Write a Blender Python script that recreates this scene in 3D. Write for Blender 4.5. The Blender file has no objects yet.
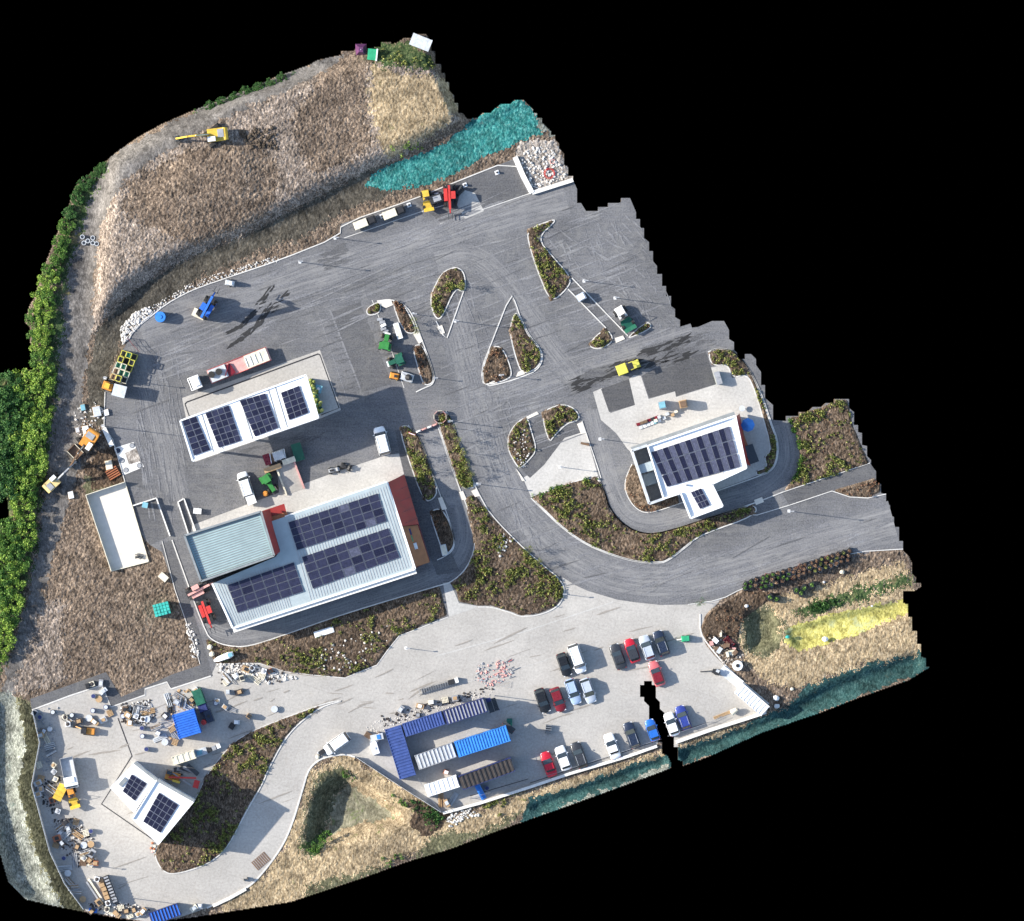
import bpy, math, random
import numpy as np
from mathutils import Vector, Matrix, Euler
from mathutils.geometry import tessellate_polygon
random.seed(7); rng = np.random.default_rng(7)
scene = bpy.context.scene
C = scene.collection
S = 0.18                                   # metres per photo pixel on the ground
def W(px, py, z=0.0): return Vector(((px-512)*S, (460.5-py)*S, z))

# ---------------------------------------------------------------- camera
CAM_H = 1500.0
cam_d = bpy.data.cameras.new('camera'); cam = bpy.data.objects.new('camera', cam_d); C.objects.link(cam)
cam.location = (0, 0, CAM_H); cam.rotation_euler = (0, 0, 0)
cam_d.sensor_width = 36; cam_d.lens = 36*CAM_H/(1024*S); cam_d.clip_start = 10; cam_d.clip_end = 6000
scene.camera = cam
# ---------------------------------------------------------------- sky and sun
SUN_EL = math.radians(27.5); SUN_AZ = math.radians(277.4)      # from the west, shadows run right and slightly down
world = bpy.data.worlds.new('World'); scene.world = world; world.use_nodes = True
wn = world.node_tree; wn.nodes.clear()
sky = wn.nodes.new('ShaderNodeTexSky'); sky.sky_type = 'NISHITA'; sky.sun_disc = False
sky.sun_elevation = SUN_EL; sky.sun_rotation = SUN_AZ
bg = wn.nodes.new('ShaderNodeBackground'); bg.inputs[1].default_value = 0.15
wo = wn.nodes.new('ShaderNodeOutputWorld')
wn.links.new(sky.outputs[0], bg.inputs[0]); wn.links.new(bg.outputs[0], wo.inputs[0])
sd = bpy.data.lights.new('sun', 'SUN'); sd.energy = 5.0; sd.angle = math.radians(0.5); sd.color = (1.0, 0.93, 0.82)
sun = bpy.data.objects.new('sun', sd); C.objects.link(sun)
to_sun = Vector((math.sin(SUN_AZ)*math.cos(SUN_EL), math.cos(SUN_AZ)*math.cos(SUN_EL), math.sin(SUN_EL)))
sun.rotation_euler = (-to_sun).to_track_quat('-Z', 'Y').to_euler(); sun.location = to_sun*200
scene.view_settings.view_transform = 'Standard'; scene.view_settings.look = 'None'
scene.view_settings.exposure = 0.95; scene.view_settings.gamma = 1.0
scene.render.resolution_x = 1024; scene.render.resolution_y = 921

# ================================================================ materials
def nodemat(name, rough=0.9, metallic=0.0, spec=0.3):
    m = bpy.data.materials.new(name); m.use_nodes = True
    nt = m.node_tree; b = nt.nodes['Principled BSDF']
    b.inputs['Roughness'].default_value = rough; b.inputs['Metallic'].default_value = metallic
    b.inputs['Specular IOR Level'].default_value = spec
    return m, nt, b
def N(nt, t, **k):
    n = nt.nodes.new(t)
    for a, v in k.items(): setattr(n, a, v)
    return n
def coords(nt, rot=0.0, scale=(1,1,1), src='Object'):
    tc = N(nt, 'ShaderNodeTexCoord'); mp = N(nt, 'ShaderNodeMapping')
    mp.inputs['Rotation'].default_value = (0,0,rot); mp.inputs['Scale'].default_value = scale
    nt.links.new(tc.outputs[src], mp.inputs[0]); return mp.outputs[0]
def noise(nt, vec, sc, det=4, rough=0.6, dist=0.0):
    n = N(nt, 'ShaderNodeTexNoise'); n.inputs['Scale'].default_value = sc; n.inputs['Detail'].default_value = det
    n.inputs['Roughness'].default_value = rough; n.inputs['Distortion'].default_value = dist
    nt.links.new(vec, n.inputs['Vector']); return n.outputs['Fac']
def ramp(nt, fac, stops, interp='LINEAR'):
    r = N(nt, 'ShaderNodeValToRGB'); r.color_ramp.interpolation = interp
    els = r.color_ramp.elements
    while len(els) < len(stops): els.new(0.5)
    for e, (p, c) in zip(els, stops):
        e.position = p; e.color = (*c, 1) if len(c) == 3 else c
    nt.links.new(fac, r.inputs[0]); return r.outputs[0]
def mix(nt, a, b, fac, mode='MIX'):
    m = N(nt, 'ShaderNodeMix', data_type='RGBA', blend_type=mode)
    if isinstance(fac, (int, float)): m.inputs[0].default_value = fac
    else: nt.links.new(fac, m.inputs[0])
    for s, v in ((6, a), (7, b)):
        if isinstance(v, tuple): m.inputs[s].default_value = (*v, 1)
        else: nt.links.new(v, m.inputs[s])
    return m.outputs[2]
def g(v): return (v, v, v)
AX = math.radians(-20)      # the site's main axis

def soil(name, dark, mid, light, fine=4.2, tint=None, tint_amt=(0.55,0.65), tscale=0.35, ang=35, stretch=0.42):
    m, nt, b = nodemat(name, 0.97, spec=0.1)
    v = coords(nt); va = coords(nt, math.radians(ang), (1, stretch, 1))
    n1 = noise(nt, va, fine, 7, 0.8, 0.4)
    c = ramp(nt, n1, [(0.37, dark), (0.5, mid), (0.63, light)])
    md = ramp(nt, noise(nt, v, 0.55, 7, 0.75, 0.5), [(0.36, g(0.48)), (0.5, g(1.0)), (0.64, g(1.5))])
    c = mix(nt, c, md, 1.0, 'MULTIPLY')
    big = ramp(nt, noise(nt, v, 0.06, 6, 0.68), [(0.3, (0.6,0.6,0.62)), (0.7, (1.38,1.35,1.3))])
    c = mix(nt, c, big, 1.0, 'MULTIPLY')
    if tint:
        t = ramp(nt, noise(nt, v, tscale, 7, 0.75, 0.3), [(tint_amt[0], g(0)), (tint_amt[1], g(1))])
        c = mix(nt, c, tint, t)
    nt.links.new(c, b.inputs['Base Color'])
    bp = N(nt, 'ShaderNodeBump'); bp.inputs['Strength'].default_value = 0.6; bp.inputs['Distance'].default_value = 0.12
    nt.links.new(n1, bp.inputs['Height']); nt.links.new(bp.outputs[0], b.inputs['Normal'])
    return m

def asphalt(name, base, ribbon=False, var=0.2):
    m, nt, b = nodemat(name, 0.85, spec=0.25)
    v = coords(nt)
    bl = lambda k: (base*k*0.97, base*k*0.985, base*k*1.06)
    c = ramp(nt, noise(nt, v, 0.09, 6, 0.62), [(0.3, bl(1-var)), (0.72, bl(1+var))])
    sp = ramp(nt, noise(nt, v, 3.5, 5, 0.8), [(0.36, g(0.58)), (0.64, g(1.42))])
    c = mix(nt, c, sp, 1.0, 'MULTIPLY')
    blot = ramp(nt, noise(nt, v, 0.33, 8, 0.82, 0.8), [(0.5, g(0)), (0.72, g(0.7))])
    c = mix(nt, c, (base*1.75, base*1.72, base*1.65), blot)
    if ribbon:
        uv = coords(nt, 0, (0.035, 2.2, 1), 'UV')
        sx = N(nt, 'ShaderNodeSeparateXYZ'); tc = N(nt, 'ShaderNodeTexCoord'); nt.links.new(tc.outputs['UV'], sx.inputs[0])
        fade = N(nt, 'ShaderNodeMath', operation='PINGPONG'); fade.inputs[1].default_value = 1.0   # v 0..2 across
        nt.links.new(sx.outputs[1], fade.inputs[0])
        st = ramp(nt, noise(nt, uv, 3.0, 6, 0.8, 0.3), [(0.42, g(0)), (0.68, g(1))])
        fr = ramp(nt, fade.outputs[0], [(0.0, g(0)), (0.45, g(0.85))])
        st = mix(nt, st, fr, 1.0, 'MULTIPLY')
        c = mix(nt, c, (base*2.1, base*2.07, base*2.05), st)
    else:
        sv = coords(nt, math.radians(-20), (0.06, 1.3, 1))
        st = ramp(nt, noise(nt, sv, 1.5, 6, 0.8), [(0.45, g(0)), (0.75, g(0.55))])
        c = mix(nt, c, (base*1.7, base*1.66, base*1.6), st)
    nt.links.new(c, b.inputs['Base Color'])
    bp = N(nt, 'ShaderNodeBump'); bp.inputs['Strength'].default_value = 0.3; bp.inputs['Distance'].default_value = 0.03
    nt.links.new(noise(nt, v, 7, 5, 0.8), bp.inputs['Height']); nt.links.new(bp.outputs[0], b.inputs['Normal'])
    return m

def concrete(name, base, joints=4.6, warm=1.0, stain=0.35):
    m, nt, b = nodemat(name, 0.85, spec=0.25)
    v = coords(nt)
    col = (base*1.02*warm, base, base*0.955/warm)
    c = ramp(nt, noise(nt, v, 0.1, 6, 0.65), [(0.3, tuple(x*0.83 for x in col)), (0.7, tuple(x*1.1 for x in col))])
    c = mix(nt, c, ramp(nt, noise(nt, v, 2.4, 6, 0.8), [(0.36, g(0.8)), (0.64, g(1.12))]), 1.0, 'MULTIPLY')
    s = ramp(nt, noise(nt, v, 0.3, 7, 0.75, 0.8), [(0.56, g(0)), (0.78, g(stain))])
    c = mix(nt, c, (base*0.62, base*0.52, base*0.42), s)
    if joints:
        jv = coords(nt, math.radians(20))
        br = N(nt, 'ShaderNodeTexBrick'); br.offset = 0.0
        br.inputs['Scale'].default_value = 1.0; br.inputs['Brick Width'].default_value = joints; br.inputs['Row Height'].default_value = joints
        br.inputs['Mortar Size'].default_value = 0.035; br.inputs['Mortar Smooth'].default_value = 0.3
        br.inputs['Color1'].default_value = (1,1,1,1); br.inputs['Color2'].default_value = (0.93,0.93,0.94,1); br.inputs['Mortar'].default_value = (0.7,0.7,0.7,1)
        nt.links.new(jv, br.inputs['Vector'])
        c = mix(nt, c, br.outputs['Color'], 0.5, 'MULTIPLY')
        sv = coords(nt, math.radians(-20), (0.05, 1.1, 1))
        st = ramp(nt, noise(nt, sv, 1.4, 5, 0.8), [(0.5, g(0)), (0.8, g(0.3))])
        c = mix(nt, c, (base*0.6,base*0.59,base*0.57), st)
    nt.links.new(c, b.inputs['Base Color']); return m

def paint(name, col, rough=0.45, metallic=0.0, wear=0.25, spec=0.5, sc=1.2):
    m, nt, b = nodemat(name, rough, metallic, spec)
    v = coords(nt)
    c = ramp(nt, noise(nt, v, sc, 6, 0.7), [(0.3, tuple(x*(1-wear) for x in col)), (0.7, tuple(min(1, x*(1+wear*0.5)) for x in col))])
    nt.links.new(c, b.inputs['Base Color'])
    r = ramp(nt, noise(nt, v, sc*2, 4), [(0.3, g(max(0.05, rough-0.08))), (0.7, g(min(1, rough+0.12)))])
    nt.links.new(r, b.inputs['Roughness']); return m
def leafmat(name, c1, c2, c3):
    m, nt, b = nodemat(name, 0.6, spec=0.25)
    gm = N(nt, 'ShaderNodeNewGeometry')
    c = ramp(nt, gm.outputs['Random Per Island'], [(0.0, c1), (0.5, c2), (1.0, c3)])
    nt.links.new(c, b.inputs['Base Color']); return m

M = {}
M['soil']    = soil('brown_soil', (0.03,0.023,0.018), (0.13,0.10,0.077), (0.37,0.295,0.225))
M['tan']     = soil('dry_field', (0.045,0.037,0.032), (0.185,0.152,0.126), (0.5,0.425,0.36))
M['straw']   = soil('dry_grass', (0.09,0.065,0.036), (0.29,0.225,0.14), (0.56,0.46,0.31), tint=(0.09,0.12,0.03), tint_amt=(0.6,0.72))
M['bund']    = soil('bund_topsoil', (0.028,0.026,0.021), (0.07,0.064,0.052), (0.15,0.138,0.115))
M['track']   = soil('dirt_track', (0.07,0.066,0.063), (0.125,0.118,0.112), (0.21,0.2,0.19))
M['teal']    = soil('teal_hydroseed', (0.008,0.06,0.062), (0.02,0.15,0.145), (0.15,0.36,0.33), tint=(0.2,0.25,0.21), tint_amt=(0.62,0.75))
M['paleteal']= soil('pale_hydroseed', (0.05,0.058,0.048), (0.16,0.172,0.15), (0.36,0.375,0.34), tint=(0.09,0.16,0.145), tint_amt=(0.6,0.75))
M['darkteal']= soil('dark_hydroseed', (0.01,0.03,0.03), (0.022,0.062,0.062), (0.08,0.145,0.135), tint=(0.10,0.095,0.06), tint_amt=(0.62,0.76))
M['darkolive'] = soil('painted_shade_scrub', (0.012,0.013,0.008), (0.04,0.042,0.026), (0.11,0.11,0.075))  # dark olive scrub with deep shade painted into its colour
M['olive']   = soil('olive_bank', (0.04,0.042,0.02), (0.10,0.10,0.06), (0.2,0.19,0.12))
M['floor']   = soil('basin_floor', (0.12,0.115,0.075), (0.21,0.2,0.14), (0.32,0.3,0.22), tint=(0.14,0.17,0.07))
M['yellow']  = soil('yellow_gravel', (0.17,0.155,0.05), (0.38,0.355,0.10), (0.56,0.53,0.22), tint=(0.4,0.42,0.22))
M['grass']   = soil('rough_grass', (0.015,0.035,0.012), (0.045,0.075,0.03), (0.15,0.17,0.08), tint=(0.2,0.16,0.09), tint_amt=(0.55,0.7))
M['mulch']   = soil('bark_mulch', (0.018,0.013,0.009), (0.09,0.066,0.047), (0.28,0.215,0.16))
M['darkmulch']= soil('dark_mulch', (0.02,0.015,0.011), (0.07,0.05,0.035), (0.2,0.15,0.11))
M['rock']    = soil('stony_ground', (0.12,0.10,0.085), (0.3,0.27,0.24), (0.55,0.52,0.48))
M['under']   = soil('subsoil', (0.05,0.04,0.03), (0.1,0.08,0.06), (0.15,0.12,0.1))
M['asphalt'] = asphalt('asphalt', 0.118, var=0.3)
M['dust']    = asphalt('dusty_asphalt', 0.155, var=0.25)
M['tyre']    = asphalt('tyre_marks', 0.094, var=0.2)
M['dirtstain'] = concrete('stained_concrete', 0.25, joints=0, warm=1.06)
M['road']    = asphalt('road_asphalt', 0.125, ribbon=True)
M['path']    = asphalt('path_asphalt', 0.088, var=0.15)
M['darkasphalt'] = asphalt('fresh_asphalt', 0.07, var=0.15)
M['stain']   = asphalt('wet_asphalt', 0.028, var=0.3)
M['concrete']= concrete('yard_concrete', 0.375, warm=1.025)
M['apron']   = concrete('apron_concrete', 0.44, joints=5.0, warm=1.015, stain=0.15)
M['palecon'] = concrete('forecourt_concrete', 0.39, joints=0, warm=1.03, stain=0.12)
M['slab']    = concrete('plain_slab', 0.42, joints=0)
M['kerb']    = concrete('kerb_stone', 0.55, joints=0, stain=0.2)
M['white_wall'] = concrete('white_wall', 0.7, joints=0, stain=0.1)
M['drain']   = paint('drain_channel', (0.04,0.04,0.045), 0.6, 0.4)
M['roof_white'] = paint('white_roof', (0.82,0.83,0.84), 0.5, wear=0.12, sc=0.5)
M['roof_cream'] = paint('cream_roof', (0.62,0.58,0.51), 0.6, wear=0.15, sc=0.5)
M['roof_pale'] = paint('pale_green_roof', (0.3,0.42,0.43), 0.5, wear=0.18, sc=0.4)
M['roof_grey'] = paint('light_grey_roof', (0.34,0.4,0.42), 0.5, wear=0.15, sc=0.4)
M['seam']    = paint('roof_seam', (0.6,0.66,0.66), 0.5)
M['gutter']  = paint('grey_gutter', (0.22,0.24,0.25), 0.5)
M['red_clad']= paint('red_cladding', (0.30,0.03,0.025), 0.5, wear=0.3, sc=0.5)
M['timber_clad'] = paint('timber_cladding', (0.3,0.13,0.06), 0.7, wear=0.3)
M['wall_grey'] = paint('grey_wall', (0.36,0.37,0.38), 0.7)
def solar(name, col):
    m, nt, b = nodemat(name, 0.35, 0.0, 0.25)
    v = coords(nt)
    br = N(nt, 'ShaderNodeTexBrick'); br.offset = 0.0
    br.inputs['Scale'].default_value = 1.0; br.inputs['Brick Width'].default_value = 0.34; br.inputs['Row Height'].default_value = 0.34
    br.inputs['Mortar Size'].default_value = 0.012
    br.inputs['Color1'].default_value = (*col,1); br.inputs['Color2'].default_value = (*[c*1.5 for c in col],1); br.inputs['Mortar'].default_value = (0.05,0.055,0.085,1)
    nt.links.new(v, br.inputs['Vector']); nt.links.new(br.outputs['Color'], b.inputs['Base Color']); return m
M['pv0'] = solar('solar_glass_navy', (0.006,0.007,0.022)); M['pv1'] = solar('solar_glass_slate', (0.017,0.019,0.042)); M['pv2'] = solar('solar_glass_light', (0.06,0.065,0.1))
M['pvframe'] = paint('panel_frame', (0.2,0.21,0.25), 0.4, 0.3)
M['alu'] = paint('aluminium', (0.62,0.64,0.66), 0.4, 0.4)
M['glass'] = paint('dark_glass', (0.02,0.028,0.035), 0.12, 0.0, spec=0.8)
M['rubber'] = paint('rubber', (0.02,0.02,0.02), 0.85)
M['steel'] = paint('dark_steel', (0.07,0.075,0.08), 0.5, 0.5)
M['pole'] = paint('galvanised', (0.35,0.36,0.37), 0.4, 0.7)
M['lamp_red'] = paint('tail_lens', (0.35,0.01,0.01), 0.3); M['lamp_clear'] = paint('head_lens', (0.75,0.77,0.8), 0.15)
for n_, c_ in dict(black=(0.012,0.013,0.015), charcoal=(0.035,0.038,0.045), navy=(0.018,0.028,0.055), white=(0.8,0.81,0.83), silver=(0.42,0.47,0.54),
    paleblue=(0.33,0.43,0.6), red=(0.48,0.012,0.03), maroon=(0.17,0.012,0.02), pinkred=(0.55,0.13,0.14), blue=(0.02,0.13,0.5), deepblue=(0.03,0.05,0.25)).items():
    M['car_'+n_] = paint('car_paint_'+n_, c_, 0.28, 0.1, wear=0.08, spec=0.6)
for n_, c_ in dict(yellow=(0.62,0.42,0.05), acid=(0.6,0.56,0.09), orange=(0.62,0.26,0.04), purple=(0.1,0.03,0.1), green=(0.03,0.2,0.04), darkgreen=(0.01,0.10,0.06), teal=(0.04,0.42,0.36), red=(0.5,0.035,0.03),
    pink=(0.62,0.33,0.3), blue=(0.02,0.13,0.55), bright=(0.03,0.2,0.6), navy=(0.022,0.033,0.13), midblue=(0.04,0.075,0.24), sand=(0.66,0.5,0.22), white=(0.78,0.79,0.8), cream=(0.68,0.63,0.5), grey=(0.3,0.31,0.33), brown=(0.16,0.1,0.06),
    timber=(0.42,0.28,0.15), black=(0.02,0.02,0.022), darkbrown=(0.045,0.036,0.032), palegrey=(0.5,0.53,0.56), terracotta=(0.35,0.12,0.05), cyan=(0.18,0.4,0.48), emerald=(0.02,0.32,0.15), pine=(0.01,0.12,0.09)).items():
    M['p_'+n_] = paint('paint_'+n_, c_, 0.5, wear=0.3)
M['bark'] = paint('bark', (0.10,0.075,0.05), 0.9)
M['leaf_bright'] = leafmat('leaves_bright', (0.03,0.075,0.01), (0.14,0.26,0.03), (0.4,0.52,0.1))
M['leaf_mid'] = leafmat('leaves_mid', (0.02,0.06,0.01), (0.06,0.15,0.022), (0.18,0.3,0.06))
M['leaf_dark'] = leafmat('leaves_dark', (0.012,0.045,0.012), (0.03,0.10,0.022), (0.1,0.2,0.05))
M['leaf_bed'] = leafmat('leaves_bed', (0.05,0.07,0.015), (0.15,0.18,0.04), (0.38,0.38,0.12))
M['leaf_rust'] = leafmat('leaves_rust', (0.09,0.035,0.02), (0.2,0.10,0.06), (0.36,0.26,0.16))
M['stone_w'] = paint('white_stone', (0.6,0.58,0.55), 0.9, wear=0.3)

# ================================================================ mesh helpers
def setp(o, label=None, cat=None, group=None, kind=None):
    if label: o['label'] = label
    if cat: o['category'] = cat
    if group: o['group'] = group
    if kind: o['kind'] = kind
    return o
class MB:
    def __init__(s): s.v = []; s.f = []
    def add(s, vs, fs):
        n = len(s.v); s.v += [tuple(v) for v in vs]; s.f += [tuple(i+n for i in f) for f in fs]; return s
    def box(s, cx, cy, z0, sx, sy, h, rz=0.0, t=1.0, tx=None, lean=(0,0)):
        tx = t if tx is None else tx; a, b = sx/2, sy/2; c, sn = math.cos(rz), math.sin(rz); vs = []
        for z, kx, ky, l in ((z0,1,1,0), (z0+h,tx,t,1)):
            for x, y in ((-a,-b),(a,-b),(a,b),(-a,b)):
                X, Y = x*kx+lean[0]*l, y*ky+lean[1]*l
                vs.append((cx+X*c-Y*sn, cy+X*sn+Y*c, z))
        return s.add(vs, [(3,2,1,0),(4,5,6,7),(0,1,5,4),(1,2,6,5),(2,3,7,6),(3,0,4,7)])
    def rod(s, p, q, r, r2=None, n=8):
        p, q = Vector(p), Vector(q); r2 = r if r2 is None else r2; d = (q-p).normalized()
        u = d.cross(Vector((0,0,1)) if abs(d.z) < 0.9 else Vector((1,0,0))).normalized(); w = d.cross(u); vs = []
        for c, rr in ((p, r), (q, r2)):
            for i in range(n):
                a = 2*math.pi*i/n; vs.append(c+u*rr*math.cos(a)+w*rr*math.sin(a))
        return s.add(vs, [tuple(range(n-1,-1,-1)), tuple(range(n,2*n))]+[(i,(i+1)%n,n+(i+1)%n,n+i) for i in range(n)])
    def beam(s, p, q, w, h):
        p, q = Vector(p), Vector(q); d = (q-p).normalized()
        u = d.cross(Vector((0,0,1)) if abs(d.z) < 0.95 else Vector((1,0,0))).normalized()*w/2; k = u.normalized().cross(d)*h/2; vs = []
        for c in (p, q): vs += [c-u-k, c+u-k, c+u+k, c-u+k]
        return s.add(vs, [(3,2,1,0),(4,5,6,7),(0,1,5,4),(1,2,6,5),(2,3,7,6),(3,0,4,7)])
    def prism(s, poly, z0, z1, ztop=None):
        n = len(poly); ar = sum(poly[i][0]*poly[(i+1)%n][1]-poly[(i+1)%n][0]*poly[i][1] for i in range(n))
        if ar < 0: poly = poly[::-1]
        b = [(p[0],p[1],z0) for p in poly]; t = [(p[0],p[1],z1 if ztop is None else ztop(p[0],p[1])) for p in poly]
        tri = tessellate_polygon([[Vector((p[0],p[1],0)) for p in poly]])
        fs = []
        for a_, b_, c_ in tri:
            x = (poly[b_][0]-poly[a_][0])*(poly[c_][1]-poly[a_][1])-(poly[c_][0]-poly[a_][0])*(poly[b_][1]-poly[a_][1])
            if x < 0: b_, c_ = c_, b_
            fs.append((a_+n,b_+n,c_+n)); fs.append((c_,b_,a_))
        fs += [(i,(i+1)%n,n+(i+1)%n,n+i) for i in range(n)]
        return s.add(b+t, fs)
    def loft(s, rings, close=True):
        n = len(rings[0]); vs = [v for r in rings for v in r]; fs = []
        for k in range(len(rings)-1):
            for i in range(n): fs.append((k*n+i, k*n+(i+1)%n, (k+1)*n+(i+1)%n, (k+1)*n+i))
        if close: fs += [tuple(range(n-1,-1,-1)), tuple(range((len(rings)-1)*n, len(rings)*n))]
        return s.add(vs, fs)
    def blob(s, c, rx, ry, rz, n=8, m=5, jit=0.15):
        rings = []
        for j in range(m+1):
            ph = -math.pi/2+math.pi*(j+0.3)/(m+0.6); rings.append([(c[0]+rx*math.cos(ph)*math.cos(a)*(k:=1+random.uniform(-jit,jit)), c[1]+ry*math.cos(ph)*math.sin(a)*k, c[2]+rz*math.sin(ph)) for a in [2*math.pi*i/n for i in range(n)]])
        return s.loft(rings)
    def build(s, name, mat, parent=None, smooth=False):
        me = bpy.data.meshes.new(name); me.from_pydata(s.v, [], s.f); me.materials.append(mat if not isinstance(mat, str) else M[mat])
        if smooth: me.polygons.foreach_set('use_smooth', [True]*len(me.polygons))
        o = bpy.data.objects.new(name, me); C.objects.link(o)
        if parent: o.parent = parent
        return o
def wxy(poly): return [((p[0]-512)*S, (460.5-p[1])*S) for p in poly]
def chaikin(p, n=2, closed=True):
    for _ in range(n):
        q = []
        L = len(p)
        if not closed: q.append(p[0])
        for i in range(L if closed else L-1):
            a, b = p[i], p[(i+1)%L]
            q += [(a[0]*.75+b[0]*.25, a[1]*.75+b[1]*.25), (a[0]*.25+b[0]*.75, a[1]*.25+b[1]*.75)]
        if not closed: q.append(p[-1])
        p = q
    return p
def sheet(name, poly, z, mat, depth=0.06):
    o = MB().prism(wxy(poly), z-depth, z).build(name, mat); return setp(o, kind='structure')
def strip_mesh(mb, pts, w, z0, z1, closed=False):
    P = [Vector((x, y)) for x, y in wxy(pts)]; n = len(P); L = []; R = []
    for i in range(n):
        a = P[(i-1)%n] if closed or i > 0 else P[i]; b = P[(i+1)%n] if closed or i < n-1 else P[i]
        d = (b-a); d = d.normalized() if d.length > 1e-6 else Vector((1,0)); nn = Vector((-d.y, d.x))*w/2
        L.append(P[i]+nn); R.append(P[i]-nn)
    vs = []
    for i in range(n): vs += [(L[i].x,L[i].y,z0),(R[i].x,R[i].y,z0),(R[i].x,R[i].y,z1),(L[i].x,L[i].y,z1)]
    fs = []
    for i in range(n if closed else n-1):
        a, b = 4*i, 4*((i+1)%n)
        fs += [(a+3,a+2,b+2,b+3),(a,a+3,b+3,b),(a+2,a+1,b+1,b+2)]
    if not closed: fs += [(0,1,2,3),(4*n-4,4*n-1,4*n-2,4*n-3)]
    mb.add(vs, fs); return mb
def kerb(pts, closed=True, w=0.2, h=0.12, mat='kerb'):
    o = strip_mesh(MB(), pts, w, -0.05, h, closed).build('kerb', mat); return setp(o, kind='structure')
def line(name, pts, w, z, mat, closed=False):
    o = strip_mesh(MB(), pts, w, z-0.003, z, closed).build(name, mat); return setp(o, kind='structure')
# ================================================================ outline and ground relief
OUT = [(259,85),(275,77),(298,69),(309,65),(318,60),(341,55),(341,51),(354,50.5),(362,43),(367,48),(381,47),(381,42),(391,42),(391,44.5),(398,42),(404,38),(416,38),(416,34),(426,34),(431,42),(431,51),(435,51),(435,64),(441,64),(441,73),(445,73),(445,82),(449,82),(449,90),(454,95),(454,103),(458,103),(458,113),(463,113),(467,119),(478,118),(483,113),(490,113),(501,104),(511,104),(514,100),(524,100),(533,109),(533,113),(537,113),(537,118),(542,118),(542,123),(551,131),(551,135),(555,135),(555,140),(559,143),(559,149),(564,153),(564,165),(568,167),(568,176),(573,176),(573,189),
(577,189),(577,203),(581,203),(586,211),(598,211),(598,207),(608,207),(608,203),(621,203),(621,198),(630,198),(636,212),(636,219),(640,219),(640,228),(644,228),(644,238),(649,242),(649,251),(653,251),(653,261),(657,266),(657,274),(662,274),(662,286),(666,286),(666,296),(671,296),(671,306),(675,309),(675,317),(680,320),(680,331),(685,331),(687,328),(698,327),(712,321),(724,321),(729,330),(729,339),(734,342),(734,350),(737,353),(737,359),(745,359),(745,354),(751,354),(756,359),(756,365),(761,372),(761,385),(765,385),(765,398),(773,405),(773,420),(786,421),(786,416),(799,416),(799,412),(808,412),(813,407),(822,407),(826,403),(835,403),(835,399),(849,399),(849,408),(854,412),(854,425),(858,425),(858,432),(862,433),(862,445),(867,446),(867,456),(871,460),(871,466),(876,471),(876,484),(881,484),(881,493),(886,494),(886,505),(890,505),(890,515),(894,517),(894,527),(899,527),(899,541),(903,541),(903,550),
(908,555),(912,563),(912,573),(916,577),(916,583),(921,583),(921,587),(914,591),(903,591),(903,603),(908,604),(908,617),(912,617),(912,631),(917,631),(917,644),(921,644),(921,657),(926,658),(926,667),(930,667),(909,680),(858,698),(822,712),(761,733),(710,756),(683,766),(683,761),(678,760),(678,747),(674,747),(674,734),(669,734),(669,730),(666,727),(666,714),(660,709),(660,702),(656,698),(656,685),(652,685),(652,681),(644,681),(644,685),(640,685),(640,697),(644,697),(644,701),(649,706),(649,720),(653,720),(653,733),(658,733),(658,742),(662,742),(662,754),(667,755),(671,763),(671,768),(647,777),(617,788),(559,809),(497,831),(450,849),(406,862),(360,879),(290,902),(227,912),(188,918),(150,923),(123,919),(84,912),(50,905),(25,899),(8,881),(-2,846),(-12,800),(-12,526),(9,523),(9,514),(7,495),(-12,493),(-12,380),(7,377),(16,375),(25,372),(39,367),(38,351),(34,351),(30,342),(30,327),(25,322),(29,307),(35,296),(42,272),(59,229),(68,208),(75,186),(101,165),(117,152),(138,137),(162,124),(187,113),(207,105),(236,94)]
iR0 = OUT.index((577,189)); iR1 = OUT.index((903,550))

# paved outlines (photo pixels on the ground plane)
ASPH = [(129,339),(137,327),(150,317),(166,304),(186,293),(200,287),(238,274),(277,261),(340,236),(341,224),(417,198),(443,187),(516,158),(532,193),(573,180)] + OUT[iR0:iR1+1] + [(853,552),(800,566),(745,588),(720,600),(700,614),(560,622),(460,620),(345,640),(214,682),(171,690),(167,682),(145,689),(145,695),(111,708),(102,686),(70,697),(32,711),(30,699),(106,672),(121,697),(173,674),(200,665),(196,650),(175,590),(162,552),(150,545),(139,532),(125,481),(113,440),(104,426),(105,390),(112,370)]
CONC = [(562,577),(575,585),(588,591),(617,599.6),(637,602.6),(661,605),(688,604.5),(722,599),(707,614),(700,630),(706,645),(714,655),(731,672),(769,704),(766,714),(710,729.5),(684,739),(678,741)] + [(678,747),(674,747),(674,734),(669,734),(669,730),(666,727),(666,714),(660,709),(660,702),(656,698),(656,685),(652,685),(652,681),(644,681),(644,685),(640,685),(640,697),(644,697),(644,701),(649,706),(649,720),(653,720),(653,733),(658,733),(658,742)] + \
  [(657,746),(627,756),(570,773),(530,787),(480,803),(442,813),(400,785),(357,757),(345,754),(330,756),(318,760.5),(308,770),(303,788),(292,825),(281,849),(258,879),(244,890),(207,908),(178,918),(150,922),(123,918),(86,911),(65,883),(50,851),(38,806),(32,785),(40,742),(33,711),(69,696),(102,685),(111,707),(145,695),(145,689),(167,682),(171,689),(211,676),(216,665),(260,664),(287,673),(312,676),(345,678),(352,675),(377,665),(387,651),(399,636),(448,617),(460,603),(478,606),(492,606),(512,612),(535,616),(550,611),(560,604),(564,592)]
PIER = [(86,495),(125,482),(148,561),(111,571)]

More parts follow.
